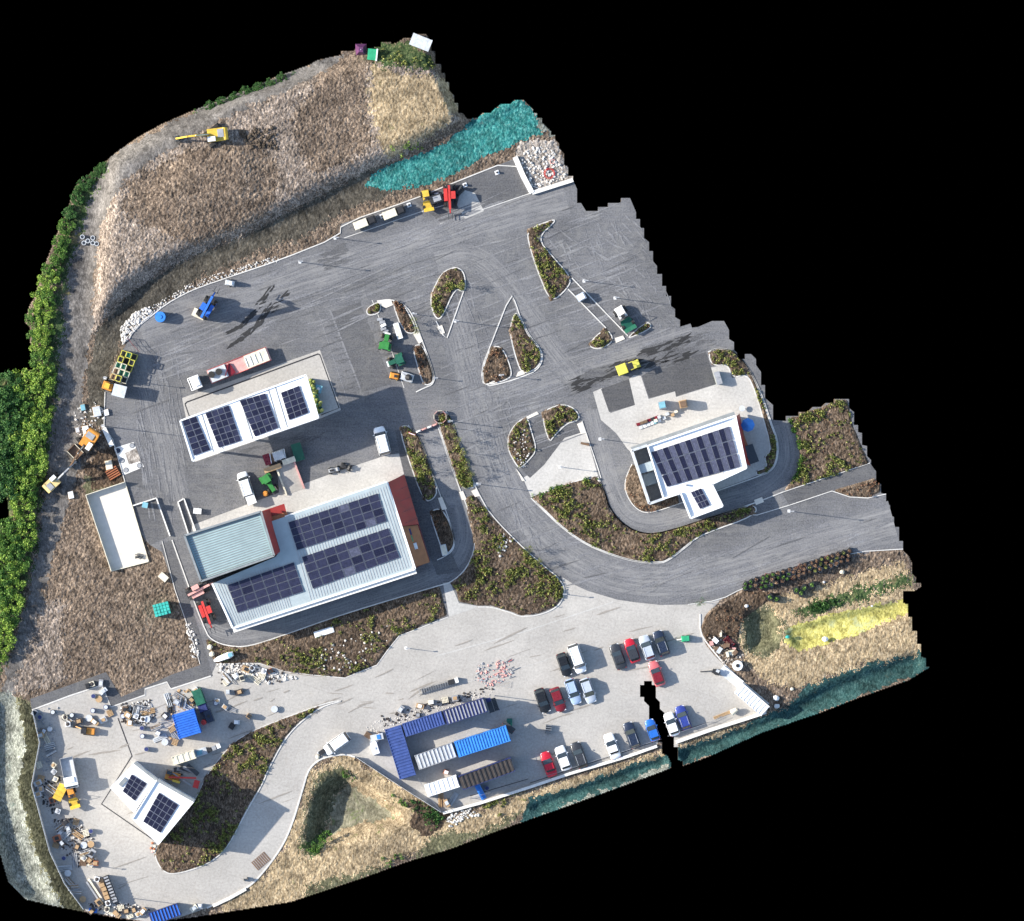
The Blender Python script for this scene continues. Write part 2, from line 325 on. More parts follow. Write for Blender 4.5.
# planting beds: name, polygon, shrub density, leaf material, mulch kind
BEDS = {
 'b1': ([(457,267),(464,272),(466,287),(463,292),(455,288),(442,318),(436,319),(431,306),(431,294),(441,274),(449,269)], .9,'leaf_bed','mulch'),
 'b2a': ([(515,311),(520,318),(528,335),(540,349),(542,360),(536,369),(524,374),(518,366),(509,331)], .8,'leaf_bed','mulch'),
 'b2b': ([(491,346),(503,347),(513,374),(507,380),(484,386),(482,370)], .35,'leaf_rust','mulch'),
 'b3a': ([(527,229.5),(554,219),(555,222),(537,238),(553,257),(572,278),(567,289),(551,303),(539,275),(529,245)], 1.0,'leaf_bed','mulch'),
 'b3b': ([(606,327),(615,341),(598,350),(587,345)], .9,'leaf_bed','mulch'),
 'b3c': ([(627,338),(646,322),(651,324),(650,329),(632,337)], .7,'leaf_bed','mulch'),
 'b4a': ([(366,309),(377,302),(381,304),(380,313),(368,316)], 1.0,'leaf_bed','mulch'),
 'b4b': ([(392,300),(400,302),(406,308),(418,332),(407,334),(399,322)], .6,'leaf_rust','mulch'),
 'b4c': ([(412,346),(423,344),(434,374),(433,383),(424,386),(418,368)], .35,'leaf_rust','mulch'),
 'b5a': ([(399,427),(408,425),(420,437),(438,489),(434,499),(424,502),(408,458)], 1.3,'leaf_bed','mulch'),
 'b5b': ([(429,511),(443,508),(455,536),(453,549),(444,556),(436,532)], .2,'leaf_rust','darkmulch'),
 'b5c': ([(438,414),(446,411),(453,423),(475,486),(473,488),(459,488),(440,430)], 1.6,'leaf_bed','mulch'),
 'b6': ([(465,498),(475,495),(490,514),(520,545),(545,567),(558,577),(564,587),(563,598),(556,607),(540,614),(521,616),(512,612),(492,606),(478,606),(459,602),(457,592),(450,583),(465,571),(474,552),(473,535),(468,515)], .8,'leaf_bed','mulch'),
 'b7': ([(205,638),(212,657),(216,664),(260,663),(287,672),(312,675),(345,677),(352,674),(377,664),(387,650),(399,635),(448,616),(440,586),(340,616),(287,634),(248,647),(228,646),(214,642)], .35,'leaf_bed','mulch'),
 'b8': ([(531,498),(570,482),(598,476.6),(605,492),(610,510),(626,527),(644,534),(663,533),(724,513),(755,503.5),(757,515),(703,534),(691,542),(667,561),(657,562.5),(637,561.5),(618,556.5),(598,549),(580,540),(560,525),(545,510)], .75,'leaf_bed','mulch'),
 'b9a': ([(541,412),(560,404),(573,407),(580,416),(577,421),(567,423),(554,436),(549,443)], 1.1,'leaf_bed','mulch'),
 'b9b': ([(527,416),(531,430),(537,450),(529,460),(520,469),(515,463),(508,450),(508,436),(515,424)], .45,'leaf_bed','mulch'),
 'b10': ([(632,464),(625,479),(625,491),(632,505),(643,512.5),(655,512),(680,505),(678,494),(649,503),(636,466)], .2,'leaf_rust','mulch'),
 'b11': ([(708,352),(719,348),(734,351),(748,367),(757,385),(762,398),(771,425),(777,440),(777,459),(771,471),(757,476),(756,471),(768,467),(764,457),(772,450),(762,414),(754,388),(747,374),(732,378),(728,364),(712,366)], .9,'leaf_bed','mulch'),
 'b12': ([(832,491),(876,478),(881,484),(881,493),(868,498),(850,497)], .3,'leaf_rust','mulch'),
 'b13': ([(346,700),(328,702),(279,720),(250,732),(231,744),(205,777),(196,800),(158,844),(154,855),(162,871),(174,875),(207,865),(227,849),(246,812),(262,785),(268,770),(284,740),(299,723),(322,706)], .6,'leaf_bed','mulch'),
 'b14': ([(790,417),(799,417),(799,413),(822,408),(835,400),(848,400),(853,425),(862,446),(870,465),(783,492),(797,475),(800,455),(797,437)], .8,'leaf_bed','mulch'),
 'b15': ([(701,631),(705,616),(726,602),(744,591),(782,593),(764,604),(741,621),(738,640),(721,634),(708,644)], .1,'leaf_rust','darkmulch'),
}
# soil zones painted in order over the default brown soil
ZONES = [
 ('tan', [(100,220),(125,180),(180,140),(250,105),(330,70),(430,60),(460,120),(400,160),(330,190),(240,235),(166,268),(110,310),(90,345),(95,260)]),
 ('soil',[(150,230),(120,210),(130,180),(190,150),(260,140),(280,170),(270,215),(200,245)]),
 ('soil',[(330,60),(366,62),(372,150),(310,175),(290,120)]),
 ('straw',[(372,66),(450,80),(460,112),(430,140),(385,160),(370,110)]),
 ('grass',[(366,46),(381,42),(405,40),(436,62),(432,72),(380,66)]),
 ('bund', [(430,178),(395,160),(370,170),(340,187),(300,208),(250,235),(200,254),(166,271),(137,290),(117,311),(98,331),(88,370),(86,420),(104,430),(110,370),(125,330),(166,302),(200,284),(250,264),(300,246),(345,224),(400,196)]),
 ('soil', [(345,224),(300,246),(250,266),(200,287),(166,304),(150,314),(200,278),(250,257),(300,238),(352,208),(400,192),(500,150),(520,140),(520,158),(440,190)]),
 ('teal', [(363,186),(385,168),(430,150),(455,135),(470,122),(485,112),(520,98),(552,128),(538,136),(512,145),(470,166),(430,184),(395,190)]),
 ('paleteal',[(528,98),(546,112),(562,138),(540,130)]),
 ('rock', [(516,158),(520,143),(552,138),(580,185),(575,195),(532,194)]),
 ('track',[(115,153),(100,170),(84,200),(72,240),(64,300),(58,350),(52,420),(45,480),(38,540),(28,600),(12,650),(0,700),(22,690),(32,650),(45,590),(58,540),(70,500),(80,470),(82,430),(84,380),(90,340),(93,300),(95,260),(103,220),(125,180),(180,143),(250,106),(330,72),(345,55),(300,65),(200,108)]),
 ('olive', [(85,480),(95,470),(122,470),(126,484),(86,496)]),
 ('darkmulch',[(85,470),(100,448),(115,450),(126,483),(95,492)]),
 ('grass',[(-12,380),(40,370),(75,185),(110,160),(90,200),(66,280),(60,350),(52,430),(38,530),(22,610),(2,665),(-12,690)]),
 ('paleteal',[(-12,700),(5,690),(20,700),(28,740),(24,800),(34,840),(50,880),(70,915),(-12,915)]),
 ('olive',[(14,694),(33,702),(40,742),(32,785),(38,806),(50,851),(65,883),(88,914),(66,908),(44,870),(30,840),(24,800),(26,780),(30,742),(20,705)]),
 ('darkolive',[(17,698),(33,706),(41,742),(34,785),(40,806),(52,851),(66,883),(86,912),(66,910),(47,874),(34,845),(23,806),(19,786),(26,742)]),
 ('tan', [(22,695),(12,690),(30,640),(46,600),(62,600),(64,680)]),
 ('straw',[(258,880),(285,845),(303,790),(308,770),(345,754),(400,785),(442,813),(530,788),(540,800),(300,905),(230,915),(215,908)]),
 ('olive',[(300,842),(308,800),(316,775),(340,766),(358,775),(335,795),(328,830),(305,862)]),  # darker olive on the basin's left slope, its shadow also painted into the colour
 ('floor',[(328,835),(335,796),(350,785),(372,800),(398,818),(360,824)]),
 ('grass',[(300,848),(330,828),(332,836),(312,858)]),
 ('olive',[(406,862),(430,840),(470,822),(500,812),(540,800),(500,832),(450,850),(360,880),(300,900),(310,885)]),
 ('darkmulch',[(410,800),(425,803),(450,815),(438,832),(420,836),(412,825)]),
 ('straw',[(444,815),(530,790),(640,755),(680,743),(770,712),(790,700),(800,690),(760,735),(670,760),(520,812),(470,835),(450,828)]),
 ('soil',[(442,813),(530,787),(627,756),(680,740),(766,713),(775,716),(680,744),(628,760),(530,792),(450,822)]),
 ('darkteal',[(530,800),(560,790),(628,767),(680,749),(730,733),(754,720),(787,708),(800,690),(822,680),(870,662),(921,644),(935,668),(760,736),(680,768),(560,811),(520,824)]),
 ('paleteal',[(500,835),(560,808),(617,785),(668,764),(672,772),(560,815)]),
 ('straw',[(735,620),(760,600),(790,590),(903,555),(915,590),(925,655),(870,662),(822,680),(798,688),(770,690),(745,665),(735,640)]),
 ('soil',[(722,634),(738,640),(745,665),(770,686),(800,690),(790,704),(770,712),(769,704),(731,672),(712,652)]),
 ('soil',[(745,588),(800,567),(853,552),(903,550),(908,560),(850,575),(790,592),(744,592)]),
 ('olive',[(742,622),(755,606),(772,608),(782,622),(782,645),(770,655),(752,655),(742,642)]),
 ('grass',[(788,611),(830,597),(916,572),(918,584),(840,606),(800,618)]),
 ('yellow',[(784,630),(798,623),(850,610),(908,599),(910,614),(862,632),(812,649),(797,652),(785,642)]),
]
X0, Y0, NX, NY = -14, 30, 950, 898
jj, ii = np.meshgrid(np.arange(NX), np.arange(NY))         # grid nodes, one per photo pixel
PXn = jj + X0; PYn = ii + Y0
def vnoise(scale, seed, shape=(NY, NX)):
    r = np.random.default_rng(seed); gy, gx = int(shape[0]/scale)+3, int(shape[1]/scale)+3; G = r.random((gy, gx))
    y = np.arange(shape[0])/scale; x = np.arange(shape[1])/scale; y0 = y.astype(int); x0 = x.astype(int)
    fy = (y-y0); fx = (x-x0); fy = (fy*fy*(3-2*fy))[:,None]; fx = (fx*fx*(3-2*fx))[None,:]
    a = G[np.ix_(y0,x0)]; b = G[np.ix_(y0,x0+1)]; c = G[np.ix_(y0+1,x0)]; d = G[np.ix_(y0+1,x0+1)]
    return (a*(1-fx)+b*fx)*(1-fy)+(c*(1-fx)+d*fx)*fy
def inpoly(poly, x, y):
    r = np.zeros(x.shape, bool); n = len(poly)
    for i in range(n):
        (x1,y1),(x2,y2) = poly[i], poly[(i+1)%n]
        if y1 == y2: continue
        c = ((y1 > y) != (y2 > y)) & (x < (x2-x1)*(y-y1)/(y2-y1)+x1); r ^= c
    return r
def blur(a, r, it=2):
    a = a.astype(float)
    for _ in range(it):
        for ax in (0, 1):
            p = np.pad(a, [(r+1, r) if k == ax else (0, 0) for k in (0, 1)], mode='edge'); cs = np.cumsum(p, axis=ax)
            a = (np.take(cs, range(2*r+1, cs.shape[ax]), ax)-np.take(cs, range(0, cs.shape[ax]-2*r-1), ax))/(2*r+1)
    return a
cx = PXn[:-1,:-1]+0.5; cy = PYn[:-1,:-1]+0.5               # cell centres
wob = lambda s: (vnoise(9, s)[:-1,:-1]-.5)*5 + (vnoise(2.2, s+1)[:-1,:-1]-.5)*5
wx, wy = cx+wob(11), cy+wob(23)
inside = inpoly(OUT, cx, cy)
paved = inpoly(ASPH, cx, cy) | inpoly(CONC, cx, cy) | inpoly(PIER, cx, cy)
def area_px(p): return abs(sum(p[i][0]*p[(i+1)%len(p)][1]-p[(i+1)%len(p)][0]*p[i][1] for i in range(len(p))))/2
dith = np.clip(0.5+(rng.random(cx.shape)-.5)*0.5+(vnoise(3, 91)[:-1,:-1]-.5)*0.7+(vnoise(10, 92)[:-1,:-1]-.5)*0.5, .06, .94)
names = ['soil']; lab = np.zeros(cx.shape, int)
for zn, poly in ZONES:
    if zn not in names: names.append(zn)
    if zn in ('soil', 'straw', 'tan', 'olive', 'grass', 'bund', 'mulch') and area_px(poly) > 900:
        soft = blur(inpoly(poly, cx, cy), 4 if zn != 'bund' else 2, 2)
        lab[soft > dith] = names.index(zn)
    else: lab[inpoly(poly, wx, wy)] = names.index(zn)
bedmask = np.zeros(cx.shape, bool)
for k, (poly, dens, leaf, mk) in BEDS.items():
    b_ = inpoly(poly, cx, cy)
    if k not in ('b14', 'b15'): b_ = b_ | False
    nm = 'bed:'+mk
    if nm not in names: names.append(nm)
    lab[b_] = names.index(nm); bedmask |= b_
soilm = inside & (~paved | bedmask)
sm_n = np.zeros((NY, NX)); sm_n[:-1,:-1] = soilm
M1 = np.clip(blur(sm_n, 1, 2)*2-1, 0, 1); M2 = np.clip(blur(sm_n, 5, 2)*2-1, 0, 1)
macro = np.zeros((NY, NX))
def bump(poly, h, r):
    global macro; macro += h*blur(inpoly(poly, PXn, PYn), r, 3)
bump([(110,160),(240,95),(330,70),(500,30),(600,60),(470,118),(385,160),(340,182),(300,203),(250,228),(200,247),(160,265),(130,285),(108,310),(96,330),(98,260)], 3.2, 6)
bump([(312,845),(322,795),(338,778),(352,780),(405,818),(365,830)], -3.4, 5)
bump([(748,612),(772,612),(778,640),(752,650)], -1.6, 3)
bump([(786,632),(920,595),(920,612),(800,648)], -0.9, 2)
bump([(530,806),(630,770),(765,722),(830,686),(940,645),(940,690),(560,830)], -1.4, 3)
bump([(60,180),(85,190),(60,330),(40,500),(10,640),(-20,640),(-20,380)], 0.3, 6)
bump([(-20,700),(18,700),(16,800),(40,870),(60,930),(-20,930)], -2.0, 4)
bump([(190,150),(250,150),(255,200),(180,225),(150,200)], 0.8, 8)
amp = np.full((NY-1, NX-1), 0.13)
for nm, a_ in (('track',.04),('bund',.07),('teal',.08),('darkteal',.05),('paleteal',.08),('floor',.05),('yellow',.04),('olive',.08),('tan',.12),('straw',.08),('grass',.1),('rock',.14)):
    if nm in names: amp[lab == names.index(nm)] = a_
for nm in names:
    if nm.startswith('bed'): amp[lab == names.index(nm)] = 0.11
ampn = np.zeros((NY, NX)); ampn[:-1,:-1] = amp; ampn = blur(ampn, 1, 1)
fine = (rng.random((NY, NX))-.5)*1.7 + (vnoise(1.6, 5)-.5)*1.3 + (vnoise(4, 6)-.5)*0.35 + (vnoise(26, 8)-.5)*1.0
bedn = np.zeros((NY, NX)); bedn[:-1,:-1] = bedmask
Hn = (macro*M2 + fine*ampn*M1) + (0.06+0.2*blur(bedn, 1, 1))*M1 - 0.03
def gz(px, py):
    j = min(max(int(round(px-X0)), 0), NX-1); i = min(max(int(round(py-Y0)), 0), NY-1)
    return max(0.0, float(Hn[i, j]))
# dilate one soil cell under the paving edges, build one mesh per ground kind
dil = blur(soilm, 1, 1) > 0.01
keep = dil & inside
lab_d = lab.copy()
vx = (PXn-512)*S; vy = (460.5-PYn)*S
def grid_mesh(name, mask, mat, kind='structure', z=None):
    fi, fj = np.nonzero(mask)
    if len(fi) == 0: return None
    a = fi*NX+fj; q = np.stack([a+NX, a+NX+1, a+1, a], 1)
    used, inv = np.unique(q, return_inverse=True); q = inv.reshape(q.shape)
    co = np.stack([vx.ravel()[used], vy.ravel()[used], (Hn if z is None else z).ravel()[used]], 1)
    me = bpy.data.meshes.new(name); me.vertices.add(len(used)); me.vertices.foreach_set('co', co.ravel())
    me.loops.add(q.size); me.loops.foreach_set('vertex_index', q.ravel().astype(np.int32))
    me.polygons.add(len(q)); me.polygons.foreach_set('loop_start', np.arange(0, q.size, 4, dtype=np.int32)); me.polygons.foreach_set('loop_total', np.full(len(q), 4, np.int32))
    me.update(calc_edges=True); me.materials.append(M[mat])
    o = bpy.data.objects.new(name, me); C.objects.link(o); return setp(o, kind=kind)
GN = dict(soil='ground', tan='field', straw='dry_grass', bund='earth_bank', track='dirt_track', teal='hydroseed_bank', darkolive='painted_shade_bank', paleteal='pale_bank', darkteal='ditch_bank', olive='grass_bank', floor='basin_floor', yellow='gravel_strip', grass='rough_grass', rock='stony_ground')
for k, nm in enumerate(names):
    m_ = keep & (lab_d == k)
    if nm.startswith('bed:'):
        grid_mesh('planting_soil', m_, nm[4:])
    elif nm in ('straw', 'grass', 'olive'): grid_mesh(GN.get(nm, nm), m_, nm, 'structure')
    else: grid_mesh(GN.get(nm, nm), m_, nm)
# the solid earth below everything
sl = MB().prism(wxy(OUT), -6.0, -4.4).build('terrain_base', 'under'); setp(sl, kind='structure')
rim = MB(); P = wxy(OUT); vs = []
for i, (x, y) in enumerate(P):
    px, py = OUT[i]; j = min(max(int(px-X0), 0), NX-1); i2 = min(max(int(py-Y0), 0), NY-1)
    vs += [(x, y, min(-0.07, float(Hn[i2, j])-0.4)), (x, y, -4.5)]
n_ = len(P)
rim.add(vs, [(2*i, 2*i+1, (2*i+3)%(2*n_), (2*i+2)%(2*n_)) for i in range(n_)]); setp(rim.build('terrain_edge', 'under'), kind='structure')


def rand_in(poly, n, seed, clump=None):
    r = np.random.default_rng(seed); xs = [p[0] for p in poly]; ys = [p[1] for p in poly]; out = []; tries = 0
    while len(out) < n:
        x = r.uniform(min(xs), max(xs), n*2); y = r.uniform(min(ys), max(ys), n*2); m = inpoly(poly, x, y)
        if clump is not None:
            f = clump[np.clip((y-Y0).astype(int), 0, NY-1), np.clip((x-X0).astype(int), 0, NX-1)]; m &= r.random(len(x)) < f
        out += list(zip(x[m], y[m]))
        tries += 1
        if tries > 60: clump = None
        if tries > 200: break
    return out[:n]
CL = np.clip((vnoise(16, 41)-.45)*3.2, 0.06, 1)*np.clip((vnoise(5, 43)-.25)*2, 0.1, 1)
# ================================================================ paving
SM = {k: chaikin(v[0], 2) for k, v in BEDS.items()}
sheet('asphalt', ASPH, 0.0, 'asphalt', 0.3)
sheet('yard_concrete', CONC, 0.004, 'concrete', 0.3)
def ribbon(name, pts, w, z, mat):
    pts = chaikin(pts, 3, False); P = [Vector(p) for p in wxy(pts)]; n = len(P); acc = 0; vs = []; uv = []; K = 8
    ws = w if isinstance(w, (list, tuple)) else (w, w)
    for i in range(n):
        a, b = P[max(i-1,0)], P[min(i+1,n-1)]; d = (b-a).normalized(); nn = Vector((-d.y, d.x)); ww = (ws[0]+(ws[1]-ws[0])*i/(n-1))*S
        if i: acc += (P[i]-P[i-1]).length
        for k in range(K+1):
            t = k/K; q = P[i]+nn*ww*(t-.5); vs.append((q.x, q.y, z)); uv.append((acc, t*2))
    fs = [(i*(K+1)+k+1, i*(K+1)+k, (i+1)*(K+1)+k, (i+1)*(K+1)+k+1) for i in range(n-1) for k in range(K)]
    o = MB().add(vs, fs).build(name, mat); ul = o.data.uv_layers.new(name='UVMap')
    for l in o.data.loops: ul.data[l.index].uv = uv[l.vertex_index]
    return setp(o, kind='structure')
ribbon('road', [(452,300),(462,345),(474,395),(488,450),(510,500),(545,540),(590,570),(640,583),(690,580),(745,566),(800,548),(850,535),(894,523)], (34,46), 0.004, 'road')
ribbon('road', [(140,330),(190,312),(250,296),(330,268),(420,240),(500,215),(566,197)], (34,40), 0.004, 'road')
ribbon('road', [(470,398),(520,388),(580,366),(640,352),(694,334)], (26,22), 0.0065, 'road')
ribbon('road', [(436,262),(476,252),(520,300),(550,350),(575,378)], (30,26), 0.008, 'road')
ribbon('road', [(135,345),(150,390),(165,440),(178,500)], (26,26), 0.0058, 'road')
ribbon('road', [(440,440),(452,480),(464,515),(465,548),(445,572),(405,588),(345,607),(280,628),(230,638),(203,625),(192,590)], (18,18), 0.0058, 'road')
ribbon('road', [(592,410),(601,450),(615,495),(630,518),(660,522),(710,505),(760,492),(785,470),(787,445),(780,424)], (20,20), 0.004, 'road')
for nm, poly, z, mat in [
  ('apron', [(192.5,525),(279,492.5),(277,468),(293,463.5),(303,484),(336,472),(387,455),(399,453.5),(404,474),(388,483),(288,517),(262,512),(190,537)], 0.008, 'apron'),
  ('forecourt', [(182,398),(320,350),(341,410),(319,419),(195,462)], 0.008, 'palecon'),
  ('apron', [(593,392),(602,388),(610.4,413),(635,405),(629,379),(634,375),(641,376),(648.6,399),(675,391.4),(676,397),(716,384.4),(711,367.5),(727.7,364),(732,378),(747.6,374.6),(754.6,388.6),(761.7,414.4),(772,449.6),(764,456.6),(768.7,470.7),(745,480),(711,492),(650,500),(630,451),(628,449.6),(616,433),(601,420)], 0.008, 'apron'),
  ('paved_terrace', [(544,465),(564.5,438),(579.6,433),(586,433),(598,476),(570,482),(531,497),(523,478)], 0.008, 'apron'),
  ('bed_path', [(455,289),(463.5,292),(447,337),(437,320),(442,319)], 0.012, 'path'),
  ('bed_path', [(511,296),(516,311),(509,332),(519,367),(513,374),(503,347),(492,345)], 0.012, 'path'),
  ('bed_path', [(569,288),(573,279),(627,335),(617,339),(605,328)], 0.012, 'path'),
  ('bed_path', [(529,430),(540,413),(549,443),(566,424),(578,422),(580,433),(564,438),(544,465),(530,478),(521,470),(537,450)], 0.010, 'path'),
  ('service_path', [(423,434),(437,428),(458,488),(465,506),(450,507),(440,492)], 0.0125, 'dust'),
  ('dirt_path', [(30,699),(106,672),(121,697),(173,674),(200,665),(160,545),(171,540),(213,676),(171,689),(167,682),(145,689),(145,695),(111,707),(102,685),(69,696),(32,710)], 0.012, 'path'),
  ('bed_path', [(781,492),(870,463),(875.5,471),(875.5,478),(832,491),(790,506)], 0.010, 'path'),
  ('bed_path', [(443,583),(450,582),(459,603),(478,606),(470,610),(449,617)], 0.012, 'slab'),
  ('fresh_asphalt', [(609,412),(601,389),(629,379),(635,405)], 0.012, 'darkasphalt'),
  ('fresh_asphalt', [(649,398),(642,376),(655,368),(706,352),(716,384),(676,396),(675,391)], 0.012, 'darkasphalt'),
  ('bay_asphalt', [(331,312),(360,302),(392,384),(362,392)], 0.010, 'path'),
  ('bay_asphalt', [(413,199),(516,159),(531,193),(440,222)], 0.010, 'path'),
  ('bay_asphalt', [(395,430),(399,430),(438,520),(460,572),(437,575),(424,540),(404,474)], 0.012, 'path'),
  ('concrete_patch', [(461,189),(475,193),(484,211),(465,219),(457,205)], 0.014, 'slab'),
  ('bed_path', [(133,505),(156,498),(170,536),(150,545),(143,532)], 0.010, 'path'),
  ('access_slab', [(114,448),(133.5,442),(136,448),(125,453),(129,464.7),(141,461),(144,466.7),(124,475)], 0.02, 'white_wall'),
  ('block_paving', [(125,453),(136,448),(141,461),(129,465)], 0.016, 'rock'),
  ('block_paving', [(124,475),(144,467),(148,480),(146,490),(128,484)], 0.012, 'path'),
]: sheet(nm, poly, z, mat, 0.3 if mat not in ('darkasphalt',) else 0.2)
# white concrete pads at the ends of the planted islands
for poly in ([(377,301),(391,299.5),(393,305),(386,308),(380,305)], [(413,334),(418.5,332),(423,341),(419,344)], [(437,327),(442,325),(445,333),(441,334)], [(518,372),(523,370),(525,374),(516,377)],
             [(615,338),(623,335.5),(625,339),(616,343)], [(526,417),(537,411.5),(539,414),(528,419)], [(577,424),(582,422),(586,433),(581,434)], [(516,468),(521,475),(525,481),(522,481)], [(488,378),(494,377),(495,382),(490,384)],
             [(471,491),(476,489),(480,496),(475,497)], [(459,492),(463,491),(467,500),(462,500)], [(754,500),(762,497),(764,502),(756,505)], [(599,396),(603,394)], [(438,498),(442,497),(447,509),(442,510)]):
    if len(poly) > 2: sheet('concrete_pad', poly, 0.13, 'roof_cream', 0.3)
# stains: damp sweepings and tyre marks left on the asphalt
def ragged(poly, j=1.2, n=3):
    out = []
    for i in range(len(poly)):
        a, b = poly[i], poly[(i+1)%len(poly)]
        L = math.hypot(b[0]-a[0], b[1]-a[1]); k = max(1, int(L/n))
        for t in range(k): out.append((a[0]+(b[0]-a[0])*t/k+random.uniform(-j,j), a[1]+(b[1]-a[1])*t/k+random.uniform(-j,j)))
    return out
ZS = [0.018]
NOGO = [[(190,520),(279,488),(275,465),(295,460),(305,482),(400,450),(406,478),(418,570),(234,630),(186,540)], [(182,398),(320,350),(341,410),(319,419),(195,462)], [(590,388),(640,372),(728,362),(772,400),(775,470),(640,510)], [(544,465),(564,438),(586,433),(600,478),(531,499),(521,478)]]
def streaks(name, poly, d, n, mat, ln=(6,20), wd=(.5,1.8), seed=0, wander=.12):
    r = random.Random(seed); mb = MB(); a0 = math.atan2(d[1], d[0])
    for x, y in rand_in(poly, n, seed+1):
        a = a0+r.gauss(0, wander); L = r.uniform(*ln)/2
        ex = np.array([x-math.cos(a)*L*1.1, x, x+math.cos(a)*L*1.1]); ey = np.array([y-math.sin(a)*L*1.1, y, y+math.sin(a)*L*1.1])
        if not inpoly(OUT, ex, ey).all() or any(inpoly(p_, ex, ey).any() for p_ in NOGO): continue
        if 'yard' in name and not inpoly(CONC, ex, ey).all(): continue
        if 'yard' not in name and not (inpoly(ASPH, ex, ey) & ~inpoly(CONC, ex, ey)).all(): continue
        w = r.uniform(*wd)/2; k = 5; up = []; dn = []
        for q in range(k+1):
            t = q/k*2-1; ww = w*(1-t*t)**.5*r.uniform(.6,1.2) if abs(t) < 1 else 0.02; off = r.uniform(-.2,.2)
            bx, by = x+math.cos(a)*L*t-math.sin(a)*off, y+math.sin(a)*L*t+math.cos(a)*off; up.append((bx-math.sin(a)*ww, by+math.cos(a)*ww)); dn.append((bx+math.sin(a)*ww, by-math.cos(a)*ww))
        ZS[0] = 0.018 + ((ZS[0]-0.018+0.00037) % 0.03); pts = wxy(up+dn[::-1]); vs = [(px_, py_, ZS[0]) for px_, py_ in pts]; m = len(vs)
        mb.add(vs, [(i_, i_+1, m-2-i_, m-1-i_) for i_ in range(k)])
    o = mb.build(name, mat)
    for p in o.data.polygons:
        pass
    return setp(o, kind='structure')
DA = (.94,-.34)
BIG = [(573,380),(590,372),(610,366),(640,357),(652,345),(690,336),(692,341),(668,350),(694,354),(690,358),(650,366),(620,374),(600,384),(582,391)]
streaks('wet_patch', BIG, DA, 240, 'stain', (6,26), (1,4), 1); streaks('wet_patch', BIG, DA, 120, 'tyre', (10,34), (1,5), 2)
streaks('tyre_marks', [(640,350),(700,330),(715,345),(660,372),(640,370)], DA, 60, 'tyre', (6,20), (.5,2), 3)
for q_, (p_, d_) in enumerate([([(229,348),(246,337),(247,333),(232,343)],(.8,-.55)), ([(244,338),(262,325),(260,321),(243,333)],(.75,-.6)), ([(260,324),(272,308),(269,304),(258,320)],(.65,-.75)), ([(268,308),(286,292),(289,296),(273,312)],(.7,-.7)), ([(224,336),(242,327),(241,324),(226,333)],(.85,-.5)), ([(242,328),(256,314),(253,311),(240,325)],(.7,-.7)), ([(255,306),(272,284),(275,286),(262,306)],(.6,-.8))]):
    streaks('wet_patch', p_, d_, 26, 'stain', (5,12), (.8,2.2), 10+q_)
streaks('wet_patch', [(322,250),(345,244),(346,262),(330,270),(320,262)], DA, 40, 'tyre', (5,16), (1,3), 20)
ROADP = [(140,330),(200,296),(340,245),(440,212),(560,180),(640,215),(690,330),(600,370),(560,400),(600,520),(690,560),(890,500),(895,530),(700,600),(600,595),(520,540),(470,440),(440,330),(300,340),(180,380),(150,420)]
streaks('dust_marks', ROADP, DA, 420, 'dust', (20,80), (.5,3.0), 30, .05); streaks('tyre_marks', ROADP, DA, 80, 'tyre', (14,54), (.4,1.8), 31, .07)
streaks('dust_marks', [(440,280),(470,280),(560,560),(520,545),(480,470)], (.3,.95), 110, 'dust', (10,40), (.5,2.0), 32, .06)
streaks('dust_marks', [(540,230),(640,215),(690,330),(600,320)], (.55,.8), 120, 'dust', (4,22), (.5,2.2), 33, .25)
streaks('dust_marks', [(135,350),(180,360),(185,500),(150,520),(135,440)], (.2,.97), 90, 'dust', (10,40), (.6,2.4), 34, .06)
streaks('tyre_marks', [(200,460),(330,420),(440,300),(330,320),(320,440)], DA, 90, 'tyre', (6,30), (.5,2.0), 35, .1)
YARDP = [(70,700),(200,690),(320,690),(450,620),(560,600),(690,620),(700,650),(640,680),(560,760),(440,690),(330,740),(280,830),(120,890),(60,800)]
streaks('yard_stains', YARDP, DA, 70, 'dirtstain', (8,40), (.6,2.2), 36, .08); streaks('yard_stains', [(240,690),(330,690),(430,690),(480,690),(400,715),(340,740),(300,725)], DA, 18, 'dirtstain', (6,26), (.6,2), 37, .3)
for poly in ([(320,655),(345,640),(350,652),(330,662)],): pass
def fence_rubble(): pass
# drainage channels and joints set in the paving
line('drain_channel', [(118,718),(125,737),(132,756),(101.6,804),(158,843)], 0.22, 0.022, 'drain')
line('drain_channel', [(185,404),(187,402),(318,354),(320,355)], 0.25, 0.022, 'drain')
line('drain_channel', [(320,355),(339,408),(321,415)], 0.18, 0.022, 'drain')
line('drain_channel', [(185,404),(191,421)], 0.18, 0.022, 'drain')
line('joint', [(530,783),(627,751),(662,739)], 0.12, 0.022, 'drain'); line('joint', [(668,735),(710,722)], 0.12, 0.022, 'drain')
line('joint', [(470,796),(528,779)], 0.12, 0.022, 'drain')
line('lane_line', [(436,656),(520,633),(613,602)], 0.22, 0.022, 'slab'); line('lane_line', [(440,690),(540,662),(600,640)], 0.12, 0.022, 'slab')
for k in range(6): pass
line('edge_line', [(344,238),(420,212),(452,203)], 0.12, 0.016, 'kerb'); line('edge_line', [(330,310),(360,388)], 0.3, 0.016, 'dust'); line('edge_line', [(318,312),(348,402)], 0.15, 0.016, 'dust')
line('edge_line', [(341,236),(440,224),(531,193)][1:], 0.12, 0.016, 'kerb')
line('bay_line', [(372,300),(388,340),(404,388)], 0.12, 0.016, 'kerb')
